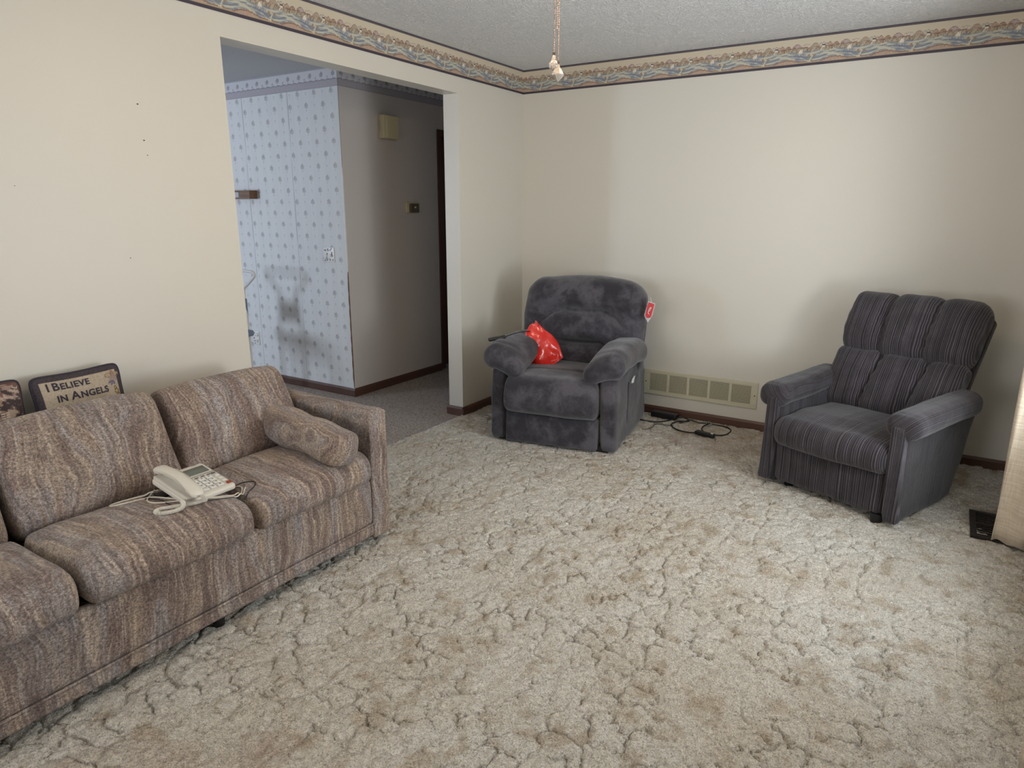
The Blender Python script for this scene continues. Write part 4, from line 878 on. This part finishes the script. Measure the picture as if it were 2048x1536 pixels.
o = MB().tube([(3.235, -3.3, 2.315), (3.235, -.85, 2.315)], .011, 10).ball((3.235, -.85, 2.315), .018).ball((3.235, -3.3, 2.315), .018).box((3.225, -3.2, 2.308), (3.3, -3.18, 2.322)).box((3.225, -.95, 2.308), (3.3, -.93, 2.322)).build('curtain_rod', M_brass); tag(o, 'brass rod carrying both cream curtains above the picture window', 'curtain rod')
# ------------------------------------------------------------------ hall fixtures
ch = empty('door_chime', (XA, -.367, 1.982), 0, 'cream door chime box with side grille high on the hall wall', 'door chime')
o = MB().rbox((.03, 0, .086), (.058, .166, .172), .006, .05).build('cover', M_almond, ch)
MB().rbox((.062, .012, .086), (.008, .138, .165), .003, .05).build('face_plate', M_almond, ch)
for k in range(12): MB().box((.046, -.0862, .050+k*.0070), (.020, -.0825, .0536+k*.0070)).build('grille_slot', M_black, ch, smooth=False, angle=None)
tm = empty('thermostat', (XA, -.095, 1.418), 0, 'small cream thermostat with a dark dial window on the hall wall', 'thermostat')
MB().rbox((.010, 0, .043), (.02, .145, .086), .004, .04).build('base_plate', M_almond, tm); MB().rbox((.028, .012, .040), (.02, .110, .072), .005, .04).build('cover', mat('bronze_thermostat_cover', rgb(92, 84, 68), .35), tm); MB().rbox((.040, .012, .045), (.004, .02, .012), .001, .04).build('dial_pointer', M_almond, tm)
def floral_plate(name, cx, cz, w, h_, label, cat, fill):
    root = empty(name, (cx, YA, cz-h_/2), 0, label, cat)
    MB().rbox((0, -.004, h_/2), (w, .008, h_), .003, .05).build('cover_plate', M_white, root)
    fill(root, h_); return root
def decal(root, n_, w, h_, cols, sd):
    r = random.Random(sd)
    b = [MB() for _ in cols]
    for k in range(n_):
        x = r.uniform(-w/2, w/2)*.8; z = h_*r.uniform(.1, .92)
        if abs(x) < .012 and .3*h_ < z < .7*h_: continue
        b[k % len(cols)].ball((x, -.0082, z), r.uniform(.004, .008), 8, 4, (1, .12, 1))
    for q, c in zip(b, cols): q.build('painted_flowers', c, root)
M_fl1 = mat('violet_flower_paint', rgb(120, 108, 124), .5); M_fl2 = mat('grey_leaf_paint', rgb(128, 134, 132), .5)
def sw(root, h_):
    decal(root, 26, .116, h_, (M_fl1, M_fl2), 3)
    for x in (-.023, .023): MB().rbox((x, -.011, h_/2-.004), (.010, .014, .024), .003, .05).build('toggle', M_white, root)
floral_plate('light_switch', -1.236, 1.102, .116, .114, 'double light switch with floral cover plate on the sprigged wallpaper', 'light switch', sw)
def ou(root, h_):
    decal(root, 16, .072, h_, (M_fl1, M_fl2), 5)
    for z in (.3, .68): MB().rbox((0, -.009, h_*z), (.034, .006, .030), .008, .05).build('socket', M_white, root); MB().box((-.008, -.0125, h_*z-.006), (-.005, -.0118, h_*z+.006)).box((.005, -.0125, h_*z-.006), (.008, -.0118, h_*z+.006)).build('socket_slots', M_black, root, smooth=False, angle=None)
floral_plate('wall_outlet', -2.209, .348, .074, .118, 'floral electrical outlet low on the sprigged wallpaper above the sofa arm', 'outlet', ou)
# wall shelf / rack
sh = empty('wall_shelf', (-2.30, YA, 1.527), 0, 'small brown wooden wall shelf with open cut-outs on the sprigged wallpaper', 'shelf')
b = MB(); D = .075; b.box((-.30, -D, 0), (.262, 0, .010)); b.box((-.30, -D, .056), (.262, 0, .066)); b.box((.135, -D, .010), (.262, 0, .056)); b.box((-.30, -D, .010), (-.28, 0, .056)); b.build('frame', M_wood, sh, smooth=False, angle=None)
for x in (-.16, .0): MB().lathe((x, -D+.010, .010), [(.007, 0), (.004, .008), (.008, .023), (.004, .038), (.007, .046)], 12).build('spindle', M_wood, sh)
# dining chair, mostly behind the wall edge
dc = empty('dining_chair', (-1.945, -1.42, .018), 0, 'white bent-tube dining chair back just showing past the opening edge', 'chair')
def tb_(pts, r, nm, m=M_white): return MB().tube(smooth_path(pts, 8), r, 10).build(nm, m, dc)
tb_([(-.13, .20, .0), (-.13, .20, .46), (-.11, .21, .62), (-.09, .22, .80), (-.16, .22, .862), (-.235, .22, .92), (-.225, .22, .948), (-.18, .22, .955), (0, .22, .958), (.18, .22, .955), (.225, .22, .948), (.235, .22, .92), (.16, .22, .862), (.09, .22, .80), (.11, .21, .62), (.13, .20, .46), (.13, .20, 0)], .012, 'back_frame')
for q in (-1, 1): tb_([(q*.19, -.20, 0), (q*.19, -.20, .44), (q*.17, -.10, .455), (q*.13, .19, .455)], .012, 'leg')
MB().rbox((0, 0, .475), (.42, .40, .05), .02, .05).build('seat', mat('grey_blue_vinyl', rgb(130, 140, 160), .5), dc)
MB().rbox((0, .215, .66), (.24, .02, .16), .01, .05).build('back_pad', mat('grey_blue_vinyl_pad', rgb(130, 140, 160), .5), dc)
# ------------------------------------------------------------------ ceiling fan (its pull chains hang into view)
fx, fy = 1.63, -2.42
fan = empty('ceiling_fan', (fx, fy, H), 0, 'ceiling fan whose beaded pull chains with glass pendants hang into view at the top', 'ceiling fan')
MB().lathe((0, 0, 0), [(.001, 0), (.07, 0), (.065, -.03), (.02, -.05), (.013, -.05), (.013, -.09), (.02, -.10), (.10, -.11), (.115, -.13), (.115, -.185), (.09, -.205), (.055, -.21), (.055, -.222), (.001, -.222)], 32).build('motor_housing', M_brass, fan)
for k in range(5):
    R = Matrix.Rotation(2*PI*k/5+.3, 3, 'Z')@Matrix.Rotation(math.radians(10), 3, 'X')
    def bf(V): return V
    MB().rbox(tuple(R@Vector((.40, 0, -.155/math.cos(0)))) if False else (R@Vector((.40, 0, 0)))+Vector((0, 0, -.165)), (.46, .125, .007), (.05, .05, .0033), .05, None, R).build('blade', M_wood, fan)
    MB().rbox((R@Vector((.15, 0, 0)))+Vector((0, 0, -.172)), (.12, .03, .006), .0028, .05, None, R).build('blade_arm', M_brass, fan)
M_opal = bpy.data.materials.new('lit_glass_shade'); M_opal.use_nodes = True; p = M_opal.node_tree.nodes['Principled BSDF']; p.inputs['Base Color'].default_value = (1, .93, .82, 1); p.inputs['Emission Color'].default_value = (1, .78, .52, 1); p.inputs['Emission Strength'].default_value = 4
for k in range(4):
    a = 2*PI*k/4+.6; lx, ly = .19*math.cos(a), .19*math.sin(a)
    lp = bpy.data.lights.new('fan_bulb', 'POINT'); lp.energy = LAMP_W/4; lp.color = (1, .76, .50); lp.shadow_soft_size = .03; lo = bpy.data.objects.new('fan_bulb', lp); lo.location = (fx+lx, fy+ly, H-.232); COL.objects.link(lo)
    sh_ = MB().lathe((lx, ly, 0), [(.012, -.165), (.022, -.17), (.034, -.185), (.042, -.205), (.046, -.225)], 20).build('light_shade', M_opal, fan)
    MB().tube(smooth_path([(.05*math.cos(a), .05*math.sin(a), -.215), (.13*math.cos(a), .13*math.sin(a), -.185), (lx, ly, -.165)], 6), .006, 8).build('lamp_arm', M_brass, fan)
def chain(x, y, z0, z1, kind):
    b = MB(); z = z1
    while z < z0: b.ball((x, y, z), .0019, 7, 5); z += .0056
    c = b.tube([(x, y, z1), (x, y, z0)], .0005, 4).build('pull_chain', M_brass, fan)
    if kind == 'round':
        MB().lathe((x, y, z1-.016), [(.0008, .016), (.0045, .015), (.0045, .007), (.001, .006)], 12).build('cap', M_brass, c); MB().lathe((x, y, z1-.036), [(.001, .030), (.004, .027), (.009, .012), (.001, .011)], 16).build('pendant_top', M_crystal, c); MB().ball((x, y, z1-.041), .0175, 22, 14).build('pendant', M_crystal, c)
    if kind == 'diamond':
        MB().lathe((x, y, z1-.016), [(.0008, .016), (.0045, .015), (.0045, .007), (.001, .006)], 12).build('cap', M_brass, c); MB().lathe((x, y, z1-.036), [(.001, .030), (.004, .027), (.010, .012), (.001, .011)], 8).build('pendant_top', M_crystal, c)
        MB().lathe((x, y, z1-.066), [(.0005, 0), (.021, .022), (.0215, .025), (.012, .042), (.001, .042)], 8).build('pendant', M_crystal, c).data.polygons.foreach_set('use_smooth', [False]*0) if False else None
        o = MB().lathe((x, y, z1-.066), [(.0005, 0), (.021, .022), (.0215, .025), (.012, .042), (.001, .042)], 8).build('pendant', M_crystal, c, smooth=False, angle=None)
chain(-.030, .013, -.20, -.478, 'round'); chain(-.014, .014, -.20, -.508, 'diamond'); chain(-.022, .017, -.20, -.405, '')
